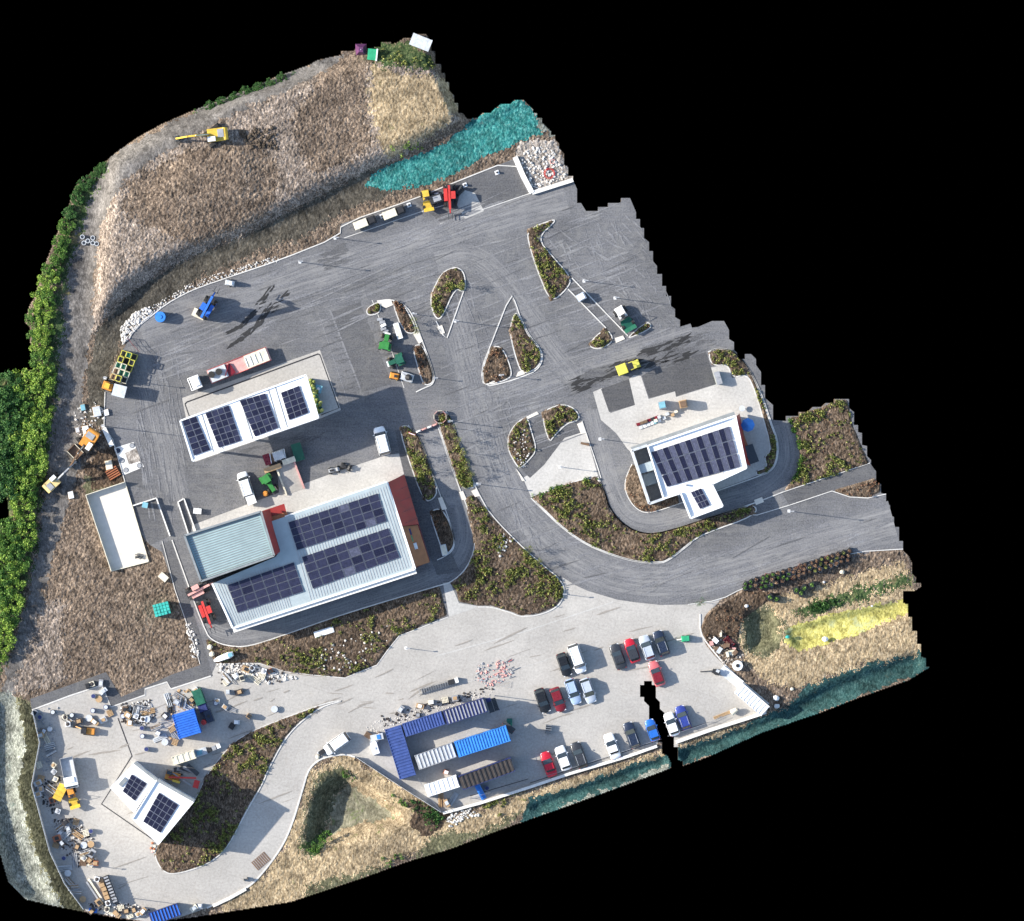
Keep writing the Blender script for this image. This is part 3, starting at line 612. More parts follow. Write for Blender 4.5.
# kerbs round beds and roads
for k, p in SM.items():
    if k in ('b15', 'b14', 'b12', 'b10', 'b7', 'b6'): continue
    kerb(p)
kerb(chaikin([(511,293),(516,304),(520,317),(530,337),(541,349),(543,361),(536,371),(524,376),(507,382),(484,387),(481,370),(491,344)], 1))
kerb([(463.7,291),(447,338),(443,335),(436,321)], False); kerb([(572,278),(628,336)], False); kerb([(568,289),(606,328)], False)
kerb(chaikin([(377,301),(391,299),(405,305),(412,314),(419,332),(434,373),(434,384),(424,388),(416,392)], 2, False), False)
kerb(chaikin([(446,411),(453,423),(462,450),(475,486),(480,496),(490,514),(520,545),(545,567),(558,577),(565,588),(563,599),(556,608),(540,615),(521,617),(512,613),(492,607),(478,607)], 2, False), False)
kerb(chaikin([(408,425),(420,437),(438,489),(455,536),(454,550),(444,557),(437,560)], 2, False), False, 0.15)
kerb(chaikin([(438,427),(459,488),(468,508),(475,535),(474,552),(465,571),(450,583),(440,585),(340,615),(287,634),(248,647),(228,646),(213,641),(205,632),(172,540)], 2, False), False)
kerb([(162,541),(175,590),(196,650),(200,664)], False, 0.12)
kerb(chaikin([(129,338),(137,327),(150,317),(166,304),(186,293),(200,287),(238,274),(277,261),(340,236),(341,224),(417,198),(443,187),(516,158),(532,193),(573,180)], 1, False), False)
kerb([(125,482),(113,440),(104,426),(105,392)], False, 0.15)
kerb(chaikin([(531,498),(545,512),(560,526),(580,541),(598,550),(618,557),(637,562),(657,563),(667,562),(691,543)], 2, False), False)
kerb(chaikin([(598,477),(605,492),(610,510),(626,527),(644,534),(663,533),(724,513),(755,503),(783,492)], 2, False), False)
kerb(chaikin([(582,421),(586,433),(597,465),(601,478)], 1, False), False, 0.15)
kerb(chaikin([(632,464),(625,479),(625,491),(632,505),(643,513),(655,512),(690,500)], 2, False), False, 0.15)
kerb(chaikin([(708,352),(719,347.5),(734,351),(748,367),(757,384),(763,398),(772,425),(778,440),(778,459),(772,471),(757,477),(711,493)], 2, False), False)
kerb([(783,492),(870,463)], False, 0.15); kerb([(722,514),(757,515),(790,505),(832,491),(850,497),(868,498),(886,494)], False, 0.15)
kerb(chaikin([(700,614),(700,632),(708,645),(731,672),(769,704)], 1, False), False, 0.25)
kerb(chaikin([(688,604.5),(720,600),(743,588),(800,567),(853,552),(903,549)], 1, False), False, 0.15)
kerb(chaikin([(355,757),(345,754),(330,756),(318,760),(308,770),(303,788),(292,825),(281,849),(258,879),(244,890),(207,908)], 2, False), False, 0.3)
kerb([(32,710),(69,696),(102,685),(111,707),(145,695),(145,689),(167,682),(171,689),(211,676)], False, 0.25, 0.08)
kerb([(216,664),(260,663.5),(287,672),(312,675),(345,678),(352,675),(377,665),(387,651),(399,636),(448,617)], False, 0.15, 0.06)

# ================================================================ scattered stuff
def leaf_quads(n, pts_fn, size, seed=0, flat=0.4):
    r = np.random.default_rng(seed); c = pts_fn(r, n); n = len(c)
    u = r.normal(size=(n,3)); u[:,2] *= flat; u /= np.linalg.norm(u,axis=1)[:,None]
    w = np.cross(u, r.normal(size=(n,3))*np.array([1,1,0.4])+np.array([0,0,.01])); w /= np.linalg.norm(w,axis=1)[:,None]
    s = size*(0.6+0.8*r.random(n))[:,None]; u = u*s; w = w*s*0.6
    co = np.stack([c-u, c-w, c+u, c+w], 1).reshape(-1,3); q = np.arange(n*4).reshape(n,4)
    return co, q
def np_mesh(name, co, q, mat):
    me = bpy.data.meshes.new(name); me.vertices.add(len(co)); me.vertices.foreach_set('co', co.astype(np.float32).ravel())
    me.loops.add(q.size); me.loops.foreach_set('vertex_index', q.ravel().astype(np.int32)); k = q.shape[1]
    me.polygons.add(len(q)); me.polygons.foreach_set('loop_start', np.arange(0, q.size, k, dtype=np.int32)); me.polygons.foreach_set('loop_total', np.full(len(q), k, np.int32))
    me.update(calc_edges=True); me.materials.append(M[mat]); return me
def area(poly): return abs(sum(poly[i][0]*poly[(i+1)%len(poly)][1]-poly[(i+1)%len(poly)][0]*poly[i][1] for i in range(len(poly))))/2*S*S
def plants(name, label, cat, poly, dens, leaf, seed, rad=(0.15,0.4), per=16, size=0.13):
    n = max(6, int(area(poly)*dens)); pts = rand_in(shrink(poly, 0.8) if len(poly) > 8 else poly, n, seed, CL); r = np.random.default_rng(seed+1); cc = []
    for x, y in pts:
        k = r.uniform(*rad); m = per; d = r.normal(size=(m,3)); d /= np.linalg.norm(d,axis=1)[:,None]; d *= (r.random(m)**.4)[:,None]
        b = W(x, y, gz(x, y)); cc.append(np.array([b.x, b.y, b.z+k*0.75])+d*np.array([k,k,k*0.9]))
    co, q = leaf_quads(0, lambda r_, n_: np.concatenate(cc), size, seed+2, 0.8)
    o = bpy.data.objects.new(name, np_mesh(name, co, q, leaf)); C.objects.link(o); return setp(o, label, cat, kind='stuff')
def shrink(poly, d):
    n = len(poly); ar = sum(poly[i][0]*poly[(i+1)%n][1]-poly[(i+1)%n][0]*poly[i][1] for i in range(n)); sg = 1 if ar > 0 else -1; out = []
    for i in range(n):
        a, b, c = Vector(poly[i-1]), Vector(poly[i]), Vector(poly[(i+1)%n]); t = (b-a).normalized()+(c-b).normalized()
        t = t.normalized() if t.length > 1e-3 else Vector((1,0)); out.append((b.x-t.y*d*sg, b.y+t.x*d*sg))
    return out
BL = dict(b1='low green and brown shrubs in the almond shaped island right of the two green tractors', b2a='olive shrubs in the right half of the pointed traffic island', b2b='rusty shrubs in the left half of the pointed traffic island',
 b3a='dense shrubs in the long wedge bed at the top right car park', b3b='shrubs in the small diamond bed at the foot of the slanting path', b3c='shrubs in the thin bed beside the white and green dumper', b4a='bush in the tiny bed at the tip of the tractor bay',
 b4b='rusty shrubs along the curved kerb above the white planter trough', b4c='dry rusty shrubs on the kerb strip right of the green tractors', b5a='leafy shrubs in the left strip between the forecourt and the service path', b5b='sparse shrubs in the shaded bed beside the red clad wall',
 b5c='bright green shrubs in the narrow strip between service path and road', b6='shrubs with yellow green patches in the big teardrop bed by the main road', b7='low shrubs in the long bed below the big solar roof', b8='shrubs over the large bed inside the curve of the main road',
 b9a='shrubs with a bright patch in the rounded bed by the white terrace', b9b='sparse shrubs among stones at the left of the white terrace', b10='sparse shrubs in the bark bed at the left of the courtyard building', b11='shrubs in the thin curved bed round the white apron',
 b12='rusty shrubs in the small wedge bed at the right edge', b13='shrubs in the long leaf shaped bed beside the bottom left building', b14='yellow green shrubs on the brown bank at the right edge', b15='few shrubs on the dark mulch by the car park corner')
for n_, (k, v) in enumerate(BEDS.items()):
    plants('shrub_planting', BL[k], 'shrubs', SM[k], v[1]*3.6, v[2], 100+n_*7)
    if v[1] >= .5 and k != 'b10': plants('shrub_planting', BL[k].replace('shrubs', 'rust brown undergrowth', 1), 'shrubs', SM[k], v[1]*1.2, 'leaf_rust', 400+n_*7, (0.1,0.25), 10, 0.1)
for n_, (poly, lb, dn) in enumerate([
   ([(300,848),(330,828),(334,838),(314,858)], 'green weeds at the lower left rim of the grassy basin', 2.0), ([(340,772),(350,768),(362,778),(352,784)], 'green weeds at the top of the grassy basin', 1.5), ([(378,788),(400,796),(408,806),(394,806)], 'green weeds on the right slope of the grassy basin', 1.2),
   ([(380,858),(395,848),(405,858),(390,868)], 'weeds on the bank below the grassy basin', 1.0), ([(790,612),(830,598),(914,576),(914,584),(842,606),(800,617)], 'dark green grass band along the straw coloured bank', 1.1),
   ([(368,48),(432,52),(436,68),(384,64)], 'green scrub along the top edge of the field', 1.0), ([(385,148),(400,140),(430,145),(400,160)], 'yellowish weeds above the turquoise bank', .6),
   ([(410,800),(424,803),(444,816),(440,830),(420,834)], 'dark brambles at the corner below the cabins', 2.0), ([(480,805),(520,790),(528,800),(490,820)], 'scrub under the white wall near the cabins', 0.9), ([(787,418),(791,418),(800,440),(803,456),(799,476),(786,491),(782,490),(795,474),(799,456),(796,441)], 'low green hedge along the outer kerb of the right loop road', 4.0), ([(532,496),(565,482),(598,476),(599,479),(566,486),(534,500)], 'green edging plants along the lower side of the white terrace', 2.5), ([(58,232),(72,196),(78,184),(102,163),(104,167),(84,186),(76,202),(64,234)], 'dark greenery on the rim at the top of the left hedgerow', 2.0), ([(186,113),(236,93),(300,69),(301,72),(238,98),(188,117)], 'dark greenery along the top left rim of the field', 2.0)]):
    plants('weeds', lb, 'weeds', poly, dn*2, 'leaf_bright' if 'yellow' in lb else 'leaf_dark' if 'dark' in lb else 'leaf_bed' if 'scrub' in lb else 'leaf_mid', 700+n_*5, (0.15,0.45))
def stones(name, label, poly, n, mat, seed, rad=(0.08,0.3), kind='stuff'):
    mb = MB(); r = random.Random(seed)
    for x, y in rand_in(poly, n, seed):
        k = r.uniform(*rad); c = W(x, y, gz(x, y)); st = [(c.x+k*math.cos(a)*r.uniform(.7,1.2), c.y+k*math.sin(a)*r.uniform(.7,1.2)) for a in (0.3,1.4,2.4,3.6,4.7,5.6)]
        n0 = len(mb.v); mb.v += [(a, b, c.z-.02) for a, b in st]+[(c.x+(a-c.x)*.6, c.y+(b-c.y)*.6, c.z+k*r.uniform(.5,1)) for a, b in st]
        mb.f += [tuple(n0+6+i for i in range(6))]+[(n0+i, n0+(i+1)%6, n0+6+(i+1)%6, n0+6+i) for i in range(6)]
    return setp(mb.build(name, mat), label, 'rubble', kind=kind)
stones('rubble', 'white crushed stone tipped along the left kerb of the asphalt', [(122,345),(120,328),(135,312),(150,306),(152,314),(137,328),(128,340)], 380, 'stone_w', 1)
stones('rubble', 'pale stones along the top kerb of the asphalt', [(152,306),(185,286),(210,276),(280,255),(279,261),(236,274),(200,288),(166,303),(153,315)], 260, 'stone_w', 2, (0.06,0.2))
stones('rubble', 'loose stones on the stony ground at the top right corner', [(520,160),(528,148),(550,145),(568,178),(534,190)], 220, 'stone_w', 3)
stones('rubble', 'stones and debris on the ground left of the white terrace', [(512,440),(525,425),(535,450),(524,470),(514,455)], 60, 'stone_w', 4, (.06,.2))
stones('rubble', 'pale debris at the edge of the concrete below the bed', [(216,664),(250,663),(285,674),(300,678),(270,684),(235,676),(222,672)], 200, 'stone_w', 5, (.1,.35))
stones('rubble', 'pale debris scattered along the dirt path edge', [(186,625),(192,622),(200,655),(192,660)], 60, 'stone_w', 6)
stones('rubble', 'white stones scattered along the service path in the teardrop bed', [(505,530),(512,540),(500,560),(496,550)], 30, 'stone_w', 7)
stones('rubble', 'pale stones scattered over the bed below the big solar roof', [(300,665),(340,640),(390,625),(400,632),(380,655),(340,672)], 60, 'stone_w', 8, (.08,.28))
stones('rubble', 'gravel and litter strewn along the lane above the cabins', [(365,725),(440,700),(490,690),(495,694),(440,711),(395,725),(372,735)], 300, 'stone_w', 9, (.04,.14))
stones('rubble', 'grey debris under the white wall below the cabins', [(442,814),(470,808),(480,815),(450,828)], 90, 'stone_w', 10)
stones('earth_clods', 'dark earth clods on the brown mound beside the yellow excavator', [(240,132),(275,128),(280,150),(250,150)], 120, 'under', 11, (.15,.45))

# ================================================================ trees
ORD = 'first second third fourth fifth sixth seventh eighth ninth tenth eleventh twelfth thirteenth fourteenth fifteenth sixteenth seventeenth eighteenth nineteenth twentieth twenty-first twenty-second twenty-third twenty-fourth twenty-fifth twenty-sixth twenty-seventh twenty-eighth twenty-ninth thirtieth thirty-first'.split()
def crown_mesh(R, H, leaf, seed, n=4200):
    r = np.random.default_rng(seed); lobes = []
    for k in range(34):
        a = r.uniform(0, 6.28); d = R*0.9*math.sqrt(r.random()); lobes.append((d*math.cos(a), d*math.sin(a), H*(0.4+0.5*r.random())-d*0.3, R*r.uniform(.12,.3)))
    def pts(rr, n_):
        idx = rr.integers(0, len(lobes), n_); L = np.array(lobes)[idx]; d = rr.normal(size=(n_,3)); d /= np.linalg.norm(d,axis=1)[:,None]
        return L[:,:3]+d*(L[:,3:4]*(0.55+0.5*rr.random((n_,1))))*np.array([1,1,.85])
    co, q = leaf_quads(n, pts, 0.15, seed+1, 0.9); return np_mesh('crown', co, q, leaf)
def trunk_mesh(R, H, seed, th=0.16):
    r = random.Random(seed); mb = MB(); mb.rod((0,0,-0.3),(0,0,H*0.55), th, th*0.55, 7)
    for k in range(6):
        a = k*1.05+r.random(); z = H*(.28+.05*k); mb.rod((0,0,z),(R*.6*math.cos(a),R*.6*math.sin(a),z+H*.25), th*.4, th*.12, 5)
    return mb
TP = {}
def tree(kind, label, px, py, sc, group, seed):
    if kind not in TP:
        leaf = dict(bright='leaf_bright', mid='leaf_mid', dark='leaf_dark')[kind[:-1]]
        R, H = 2.5, 4.6; t = bpy.data.objects.new('tree', None); C.objects.link(t)
        trunk_mesh(R, H, seed).build('trunk', 'bark', t); c = bpy.data.objects.new('crown', crown_mesh(R, H, leaf, seed*3+1)); C.objects.link(c); c.parent = t
        TP[kind] = t; r = t
    else:
        r = TP[kind].copy(); C.objects.link(r)
        for ch in TP[kind].children: c = ch.copy(); C.objects.link(c); c.parent = r
    r.location = W(px, py, gz(px, py)); r.rotation_euler = (0,0,random.uniform(0,6.28)); r.scale = (sc, sc, sc*random.uniform(.45,.62))
    return setp(r, label, 'tree', group)
front = [(84,184),(77,198),(71,212),(66,226),(60,240),(56,254),(53,268),(49,282),(46,297),(44,312),(43,328),(42,345),(42,361),(44,378),(42,394),(40,410),(38,426),(36,442),(33,458),(31,474),(29,490),(27,506),(25,522),(22,538),(20,554),(17,570),(14,586),(10,602),(6,618),(3,634),(0,650)]
for i, (x, y) in enumerate(front):
    hi = y > 270
    kind = ('bright' if hi and i % 4 else 'dark' if y < 215 else 'mid')+str(i%3)
    lb = f'{"yellow green" if hi and i % 4 else "dark green" if y < 215 else "mid green"} tree, {ORD[i]} from the top in the front row of the left hedgerow'
    tree(kind, lb, x+random.uniform(-2.5,2.5)+(0 if y > 330 else 1), y, random.uniform(.5,.68) if y < 250 else random.uniform(.75,1.0) if y < 350 else random.uniform(.9,1.12), 'trees of the left hedgerow', 20+i)
for i, (x, y) in enumerate([(39,300),(35,318),(37,336),(24,384),(25,400),(22,417),(21,434),(19,451),(17,468),(14,484),(12,533),(9,548),(6,563),(3,578),(0,594)]):
    tree(('bright' if i % 3 == 0 else 'mid')+str(i%3), f'{"yellow green" if i % 3 == 0 else "mid green"} tree, {ORD[i]} from the top in the second row of the left hedgerow', x, y, random.uniform(.7,.85) if y < 350 else random.uniform(1.05,1.3), 'trees of the left hedgerow', 60+i)
for i, (x, y) in enumerate([(8,388),(6,404),(4,421),(2,438),(1,455),(-1,472),(2,486),(-6,396),(-6,430)]):
    tree('dark'+str(i%3), f'dark green tree, {ORD[i]} in the back row at the far left edge behind the hedgerow', x, y, random.uniform(1.05,1.3), 'trees of the left hedgerow', 80+i)
for i, (x, y) in enumerate([(210,107),(222,102),(234,97),(246,92),(258,88),(270,83),(282,78),(104,168),(96,173),(90,180)]):
    tree('dark'+str(i%3), f'small dark shrubby tree, {ORD[i]} along the rim above the top left field', x, y, .42, 'small trees along the top left rim', 90+i)
# young trees in the beds
def sapling(px, py, h, label, seed, leaf='leaf_bed'):
    t = bpy.data.objects.new('young_tree', None); C.objects.link(t); t.location = W(px, py, gz(px, py)); r = random.Random(seed)
    mb = MB(); mb.rod((0,0,-.1),(0,0,h*.9), .05, .02, 6); tips = []
    for k in range(12):
        a = r.uniform(0,6.28); z = h*r.uniform(.3,.85); l = h*r.uniform(.12,.26); e = (l*math.cos(a), l*math.sin(a), z+l*.9); mb.rod((0,0,z), e, .022, .008, 4); tips.append(e)
        for q in range(2): a2 = a+r.uniform(-.8,.8); f = (e[0]*.7+l*.4*math.cos(a2), e[1]*.7+l*.4*math.sin(a2), e[2]+l*.3); mb.rod((e[0]*.6,e[1]*.6,z+l*.5), f, .012, .005, 4); tips.append(f)
    mb.build('trunk', 'bark', t); T = np.array(tips)
    co, q = leaf_quads(0, lambda r_, n_: np.repeat(T, 7, 0)+r_.normal(size=(len(T)*7,3))*.16, .07, seed, .7)
    c = bpy.data.objects.new('crown', np_mesh('crown', co, q, leaf)); C.objects.link(c); c.parent = t
    return setp(t, label, 'young tree', 'young trees in the roadside beds')
for i, (x, y, h) in enumerate([(452,428,3.6),(457,441,3.2),(461,452,3.4),(466,464,3.4),(470,476,3.0),(412,438,2.6),(418,455,2.6),(424,470,2.8),(529,549,2.8),(538,562,2.6),(461,286,2.6),(414,322,2.4),(417,330,2.4)]):
    sapling(x, y, h, ['thin young tree, first from the top in the bright green strip bed','thin young tree, second from the top in the bright green strip bed','thin young tree, third from the top in the bright green strip bed','thin young tree, fourth from the top in the bright green strip bed','thin young tree, lowest in the bright green strip bed','thin young tree, upper one in the left strip bed by the forecourt','thin young tree, middle one in the left strip bed by the forecourt','thin young tree, lower one in the left strip bed by the forecourt','thin young tree, upper one at the road edge of the teardrop bed','thin young tree, lower one at the road edge of the teardrop bed','thin young tree at the right kerb of the almond shaped island','thin young tree, upper one on the curved kerb by the white trough','thin young tree, lower one on the curved kerb by the white trough'][i], 300+i)
for i, (x, y) in enumerate([(700,602),(699,606)][:1]): sapling(x, y, 3.2, 'dark spiky young tree at the corner between road and car park', 330+i, 'leaf_dark')
# ================================================================ things: helpers
def empty(name, px, py, d=(1,0), z=None):
    o = bpy.data.objects.new(name, None); C.objects.link(o); o.location = W(px, py, gz(px, py) if z is None else z)
    o.rotation_euler = (0,0,math.atan2(-d[1], d[0])); o.empty_display_size = 0.5; return o
def thing(name, label, cat, px, py, d=(1,0), group=None, z=None): return setp(empty(name, px, py, d, z), label, cat, group)
def dup(root, px, py, d=(1,0), label=None, group=None, z=None):
    r = root.copy(); C.objects.link(r); r.location = W(px, py, gz(px, py) if z is None else z); r.rotation_euler = (0,0,math.atan2(-d[1], d[0]))
    if label: r['label'] = label
    if group: r['group'] = group
    for ch in root.children:
        c = ch.copy(); C.objects.link(c); c.parent = r
        for gch in ch.children: e = gch.copy(); C.objects.link(e); e.parent = c
    return r
def loc(t, pts):                                       # photo pixels -> local metres of thing t
    out = []; a = t.rotation_euler[2]; c, s = math.cos(-a), math.sin(-a)
    for p in pts:
        v = W(*p)-Vector((t.location.x, t.location.y, 0)); out.append((v.x*c-v.y*s, v.x*s+v.y*c))
    return out
def quad_frame(q):                                     # q: TL,TR,BR,BL in photo pixels
    c = (sum(p[0] for p in q)/4, sum(p[1] for p in q)/4)
    d = ((q[1][0]-q[0][0]+q[2][0]-q[3][0])/2, (q[1][1]-q[0][1]+q[2][1]-q[3][1])/2); e = ((q[3][0]-q[0][0]+q[2][0]-q[1][0])/2, (q[3][1]-q[0][1]+q[2][1]-q[1][1])/2)
    return c, d, math.hypot(*d)*S, math.hypot(*e)*S
def bil(q, u, v): return (q[0][0]*(1-u)*(1-v)+q[1][0]*u*(1-v)+q[2][0]*u*v+q[3][0]*(1-u)*v, q[0][1]*(1-u)*(1-v)+q[1][1]*u*(1-v)+q[2][1]*u*v+q[3][1]*(1-u)*v)
def solar(t, q, nu, nv, zf, tilt=0.0, mats=('pv0','pv0','pv1'), gap=0.035, stripes=None):
    for i in range(nu):
        for j in range(nv):
            c4 = loc(t, [bil(q, (i+a)/nu, (j+b)/nv) for a, b in ((gap,gap),(1-gap,gap),(1-gap,1-gap),(gap,1-gap))])
            k = random.choice(mats) if stripes is None else stripes[i % len(stripes)]  # mixed glass tints put the glare speckle into the panel colour
            dz = random.uniform(-.03,.03); zs = [zf(x, y)+.16 for x, y in c4]; zs = [z+dz*(1 if n in (0,1) else -1) for n, z in enumerate(zs)]
            mb = MB(); b = [(x, y, z-.05) for (x, y), z in zip(c4, zs)]; tp = [(x, y, z) for (x, y), z in zip(c4, zs)]
            cxm = sum(x for x, y in c4)/4; cym = sum(y for x, y in c4)/4
            mb.add([b[3],b[2],b[1],b[0],tp[3],tp[2],tp[1],tp[0]], [(3,2,1,0),(4,5,6,7),(0,1,5,4),(1,2,6,5),(2,3,7,6),(3,0,4,7)])
            p_ = mb.build('solar_panel', k, t)
            fr = MB(); ed = [Vector((x, y, z+.012)) for (x, y), z in zip(c4, zs)]
            for n in range(4): fr.beam(ed[n], ed[(n+1)%4], .035, .03)
            mid1 = (ed[0]+ed[1])/2; mid2 = (ed[3]+ed[2])/2; 
            fr.build('frame', 'pvframe', p_)
def wall_openings(t, poly, z0, h, spacing=3.2, w=1.3, hh=1.2, sill=1.0, mat='glass', name='window', skip=()):
    n = len(poly); ar = sum(poly[i][0]*poly[(i+1)%n][1]-poly[(i+1)%n][0]*poly[i][1] for i in range(n)); sg = 1 if ar > 0 else -1
    for i in range(n):
        if i in skip: continue
        a, b = Vector(poly[i]), Vector(poly[(i+1)%n]); L = (b-a).length
        if L < 2.4: continue
        d = (b-a).normalized(); nn = Vector((d.y, -d.x))*sg; k = int(L/spacing)
        for m in range(k):
            c = a+d*L*(m+.5)/k; ang = math.atan2(d.y, d.x)
            f = MB().box(c.x+nn.x*.02, c.y+nn.y*.02, z0+sill, w, .1, hh, ang).build(name, 'alu', t)
            MB().box(c.x+nn.x*.05, c.y+nn.y*.05, z0+sill+.08, w-.16, .1, hh-.16, ang).build('pane', mat, f)
def seams(t, q, n, zf, mat='seam', w=.07, h=.06, along=0, name='roof_ribs', parent=None):
    mb = MB()
    for i in range(n+1):
        u = i/n; p = bil(q, u, 0) if not along else bil(q, 0, u); r = bil(q, u, 1) if not along else bil(q, 1, u)
        (a, b), (c, d) = loc(t, [p, r]); mb.beam((a, b, zf(a, b)+h/2), (c, d, zf(c, d)+h/2), w, h)
    return mb.build(name, mat, parent or t)
def edge_trim(t, pts, z, w, h, mat, name, closed=True):
    mb = MB(); P = loc(t, pts); n = len(P)
    for i in range(n if closed else n-1):
        a, b = P[i], P[(i+1)%n]; mb.beam((a[0], a[1], z+h/2), (b[0], b[1], z+h/2), w, h)
    return mb.build(name, mat, t)

# ================================================================ canopy over the forecourt
Q = [(182,421),(307,375.5),(319.5,418),(194.5,461)]
t = thing('canopy', 'long white flat canopy with four blocks of solar panels on the pale forecourt', 'canopy', 251, 419, (0.94,-0.345))
H = 8.7
MB().prism(loc(t, Q), H-.7, H).build('canopy_roof', 'roof_white', t)
edge_trim(t, Q, H-.25, .28, .5, 'roof_white', 'parapet')
for u in (.17,.245,.48,.70,.755): 
    a, b = loc(t, [bil(Q, u, .02), bil(Q, u, .98)]); MB().beam((*a, H+.03), (*b, H+.03), .14, .06).build('roof_gully', 'gutter', t)
for u in (.08,.36,.62,.9):
    for v in (.2,.8): x, y = loc(t, [bil(Q, u, v)])[0]; MB().box(x, y, 0, .35, .35, H-.7).build('column', 'p_palegrey', t)
zf = lambda x, y: H
PVM = ('pv0','pv0','pv0','pv1','pv1')
solar(t, [(184,421),(198,416.5),(212.5,450),(196,456)], 2, 6, zf, mats=PVM); solar(t, [(207,413.5),(230.5,405.5),(243,441),(220.5,448)], 4, 6, zf, mats=PVM)
solar(t, [(241,401),(267,393.5),(280,428),(256.5,437)], 4, 6, zf, mats=PVM); solar(t, [(282,393),(300.5,386),(310,413),(290.5,420.5)], 3, 5, zf, mats=PVM)
t = thing('green_wall', 'narrow green planted screen with bits of red at the right end of the canopy', 'planted screen', 316, 396, (0.3,0.95))
MB().box(0,0,0,6.4,.8,1.6).build('trough', 'p_darkgreen', t)
mb = MB(); [mb.blob((random.uniform(-3,3), random.uniform(-.5,.5), 1.7), .35,.35,.35, 6, 4) for _ in range(26)]; mb.build('foliage', 'leaf_bed', t)
t = thing('water_tank', 'small pale blue tank standing beside the green planted screen', 'tank', 318.5, 389, (1,.3))
MB().box(0,0,0,1.2,1.4,1.3).build('tank', 'p_cyan', t); MB().rod((0,0,1.3),(0,0,1.45),.3).build('lid', 'p_white', t)

# ================================================================ the two roofed main building
QL = [(186.5,535),(262.5,511),(275.6,555),(203,580.5)]       # taller left block
t = thing('workshop_building', 'big building with pale green left roof, solar right roof and red clad end', 'building', 300, 550, (0.945,-0.327))
HL, HM = 9.0, 6.3
PL = loc(t, QL); MB().prism(PL, 0, HL-.02).build('wall', 'wall_grey', t)
MB().prism(loc(t, [(188,536.5),(261.5,513.2),(274,554),(204.3,578.5)]), HL-.02, HL+.1).build('roof', 'roof_pale', t)
edge_trim(t, QL, HL, .35, .75, 'gutter', 'parapet')
zl = lambda x, y: HL+.1
seams(t, [(190,537.5),(260,515),(272.5,553),(205.5,576.5)], 17, zl, 'gutter', .16, .07, 1)
PM = [(213.5,583),(276.5,556.5),(281,550),(272.6,521),(286,516.5),(387.5,482),(415.5,568.5),(234,627.5)]
ply = loc(t, PM); ys = [p[1] for p in ply]; ymin, ymax = min(ys), max(ys)
zm = lambda x, y: HM + 0.028*(y-ymin)
MB().prism(ply, 0, HM-.12).build('wall', 'p_palegrey', t)
MB().prism(ply, HM-.1, HM, zm).build('roof', 'roof_grey', t)
seams(t, [(289,519),(386,486),(412,566),(312,599.5)], 36, zm, 'wall_grey', .1, .05, 0)
seams(t, [(219,584),(279,563.5),(292,606),(236,624)], 24, zm, 'wall_grey', .1, .05, 0)
edge_trim(t, [(286,516.5),(387.5,482),(415.5,568.5),(234,627.5),(213.5,583)], HM-.05, .35, .35, 'roof_white', 'gutter', False)
edge_trim(t, [(234.3,629.5),(416.5,570.5)], HM-.45, .9, .25, 'white_wall', 'eaves', False)
A = [(289,522),(378.5,493),(387.5,521),(298,550)]; B = [(302.5,556.5),(389,527.5),(400.5,557),(313.5,588.5)]; Cq = [(228.5,584.5),(295,561.5),(305,591),(238.5,612.5)]
BM = ('pv1','pv1','pv1','pv1','pv0','pv1','pv1','pv2')
solar(t, A, 9, 4, zm, mats=BM); solar(t, B, 8, 4, zm, mats=BM); solar(t, Cq, 6, 4, zm, mats=BM)
for q in (A, B, Cq):
    pass
# red cladding raked outwards at the ends
def raked(t, top, bot, z1, z0, mat, name):
    a = loc(t, top); b = loc(t, bot); th = .25
    vs = [(*a[0], z1), (*a[1], z1), (*b[1], z0), (*b[0], z0)]; lo = [(x, y, z-th) for x, y, z in vs]
    o = MB().add(vs+lo, [(0,3,2,1),(4,5,6,7),(0,1,5,4),(1,2,6,5),(2,3,7,6),(3,0,4,7)]); return o.build(name, mat, t)
raked(t, [(388.3,482.2),(402,526)], [(404.5,474.5),(419,524)], HM-.1, 3.2, 'red_clad', 'red_cladding')
raked(t, [(402,526.1),(414.5,567)], [(418,525),(430,562)], HM-.6, 3.0, 'timber_clad', 'timber_canopy')
for k in range(4):
    a, b = loc(t, [(391.5+k*3.5,493+k*10.5),(407.5+k*3.4,486+k*10.6)]); MB().beam((*a, HM-.35), (*b, 3.35), .1, .12).build('cladding_joint', 'car_maroon', t)
MB().prism(loc(t, [(389,483),(404,475.5),(430,561),(415.5,568)]), 0, 2.8).build('wall', 'car_maroon', t)
raked(t, [(263.2,511.2),(276.2,555)], [(271,509),(281.5,551)], HL+.3, HM+.05, 'red_clad', 'red_cladding')
raked(t, [(263,510.8),(285,503.5)], [(266.5,517.5),(287,511.5)], 5.2, 5.0, 'red_clad', 'red_cladding')
MB().prism(loc(t, [(266.5,517.5),(287,511.5),(288,516),(273,521),(268,521)]), 0, 4.9).build('wall', 'p_terracotta', t)
wall_openings(t, PL, 0, HL, skip=(1,)); wall_openings(t, ply, 0, HM, skip=(0,1,2,3))
for lbl, x, y, mt, cat in (('green crate on the timber canopy at the right end of the main building', 410.5, 539,'p_emerald','crate'), ('small purple box on the timber canopy beside the green crate', 409, 532,'p_navy','box'), ('white box at the foot of the timber canopy', 415, 546,'p_white','box')):
    t2 = thing('crate' if cat == 'crate' else 'box', lbl, cat, x, y, (1,-.3), z=3.7); MB().box(0,0,0,.9,1.1,.9).build('body', mt, t2); MB().box(0,0,.9,.95,1.15,.1).build('lid', mt, t2)

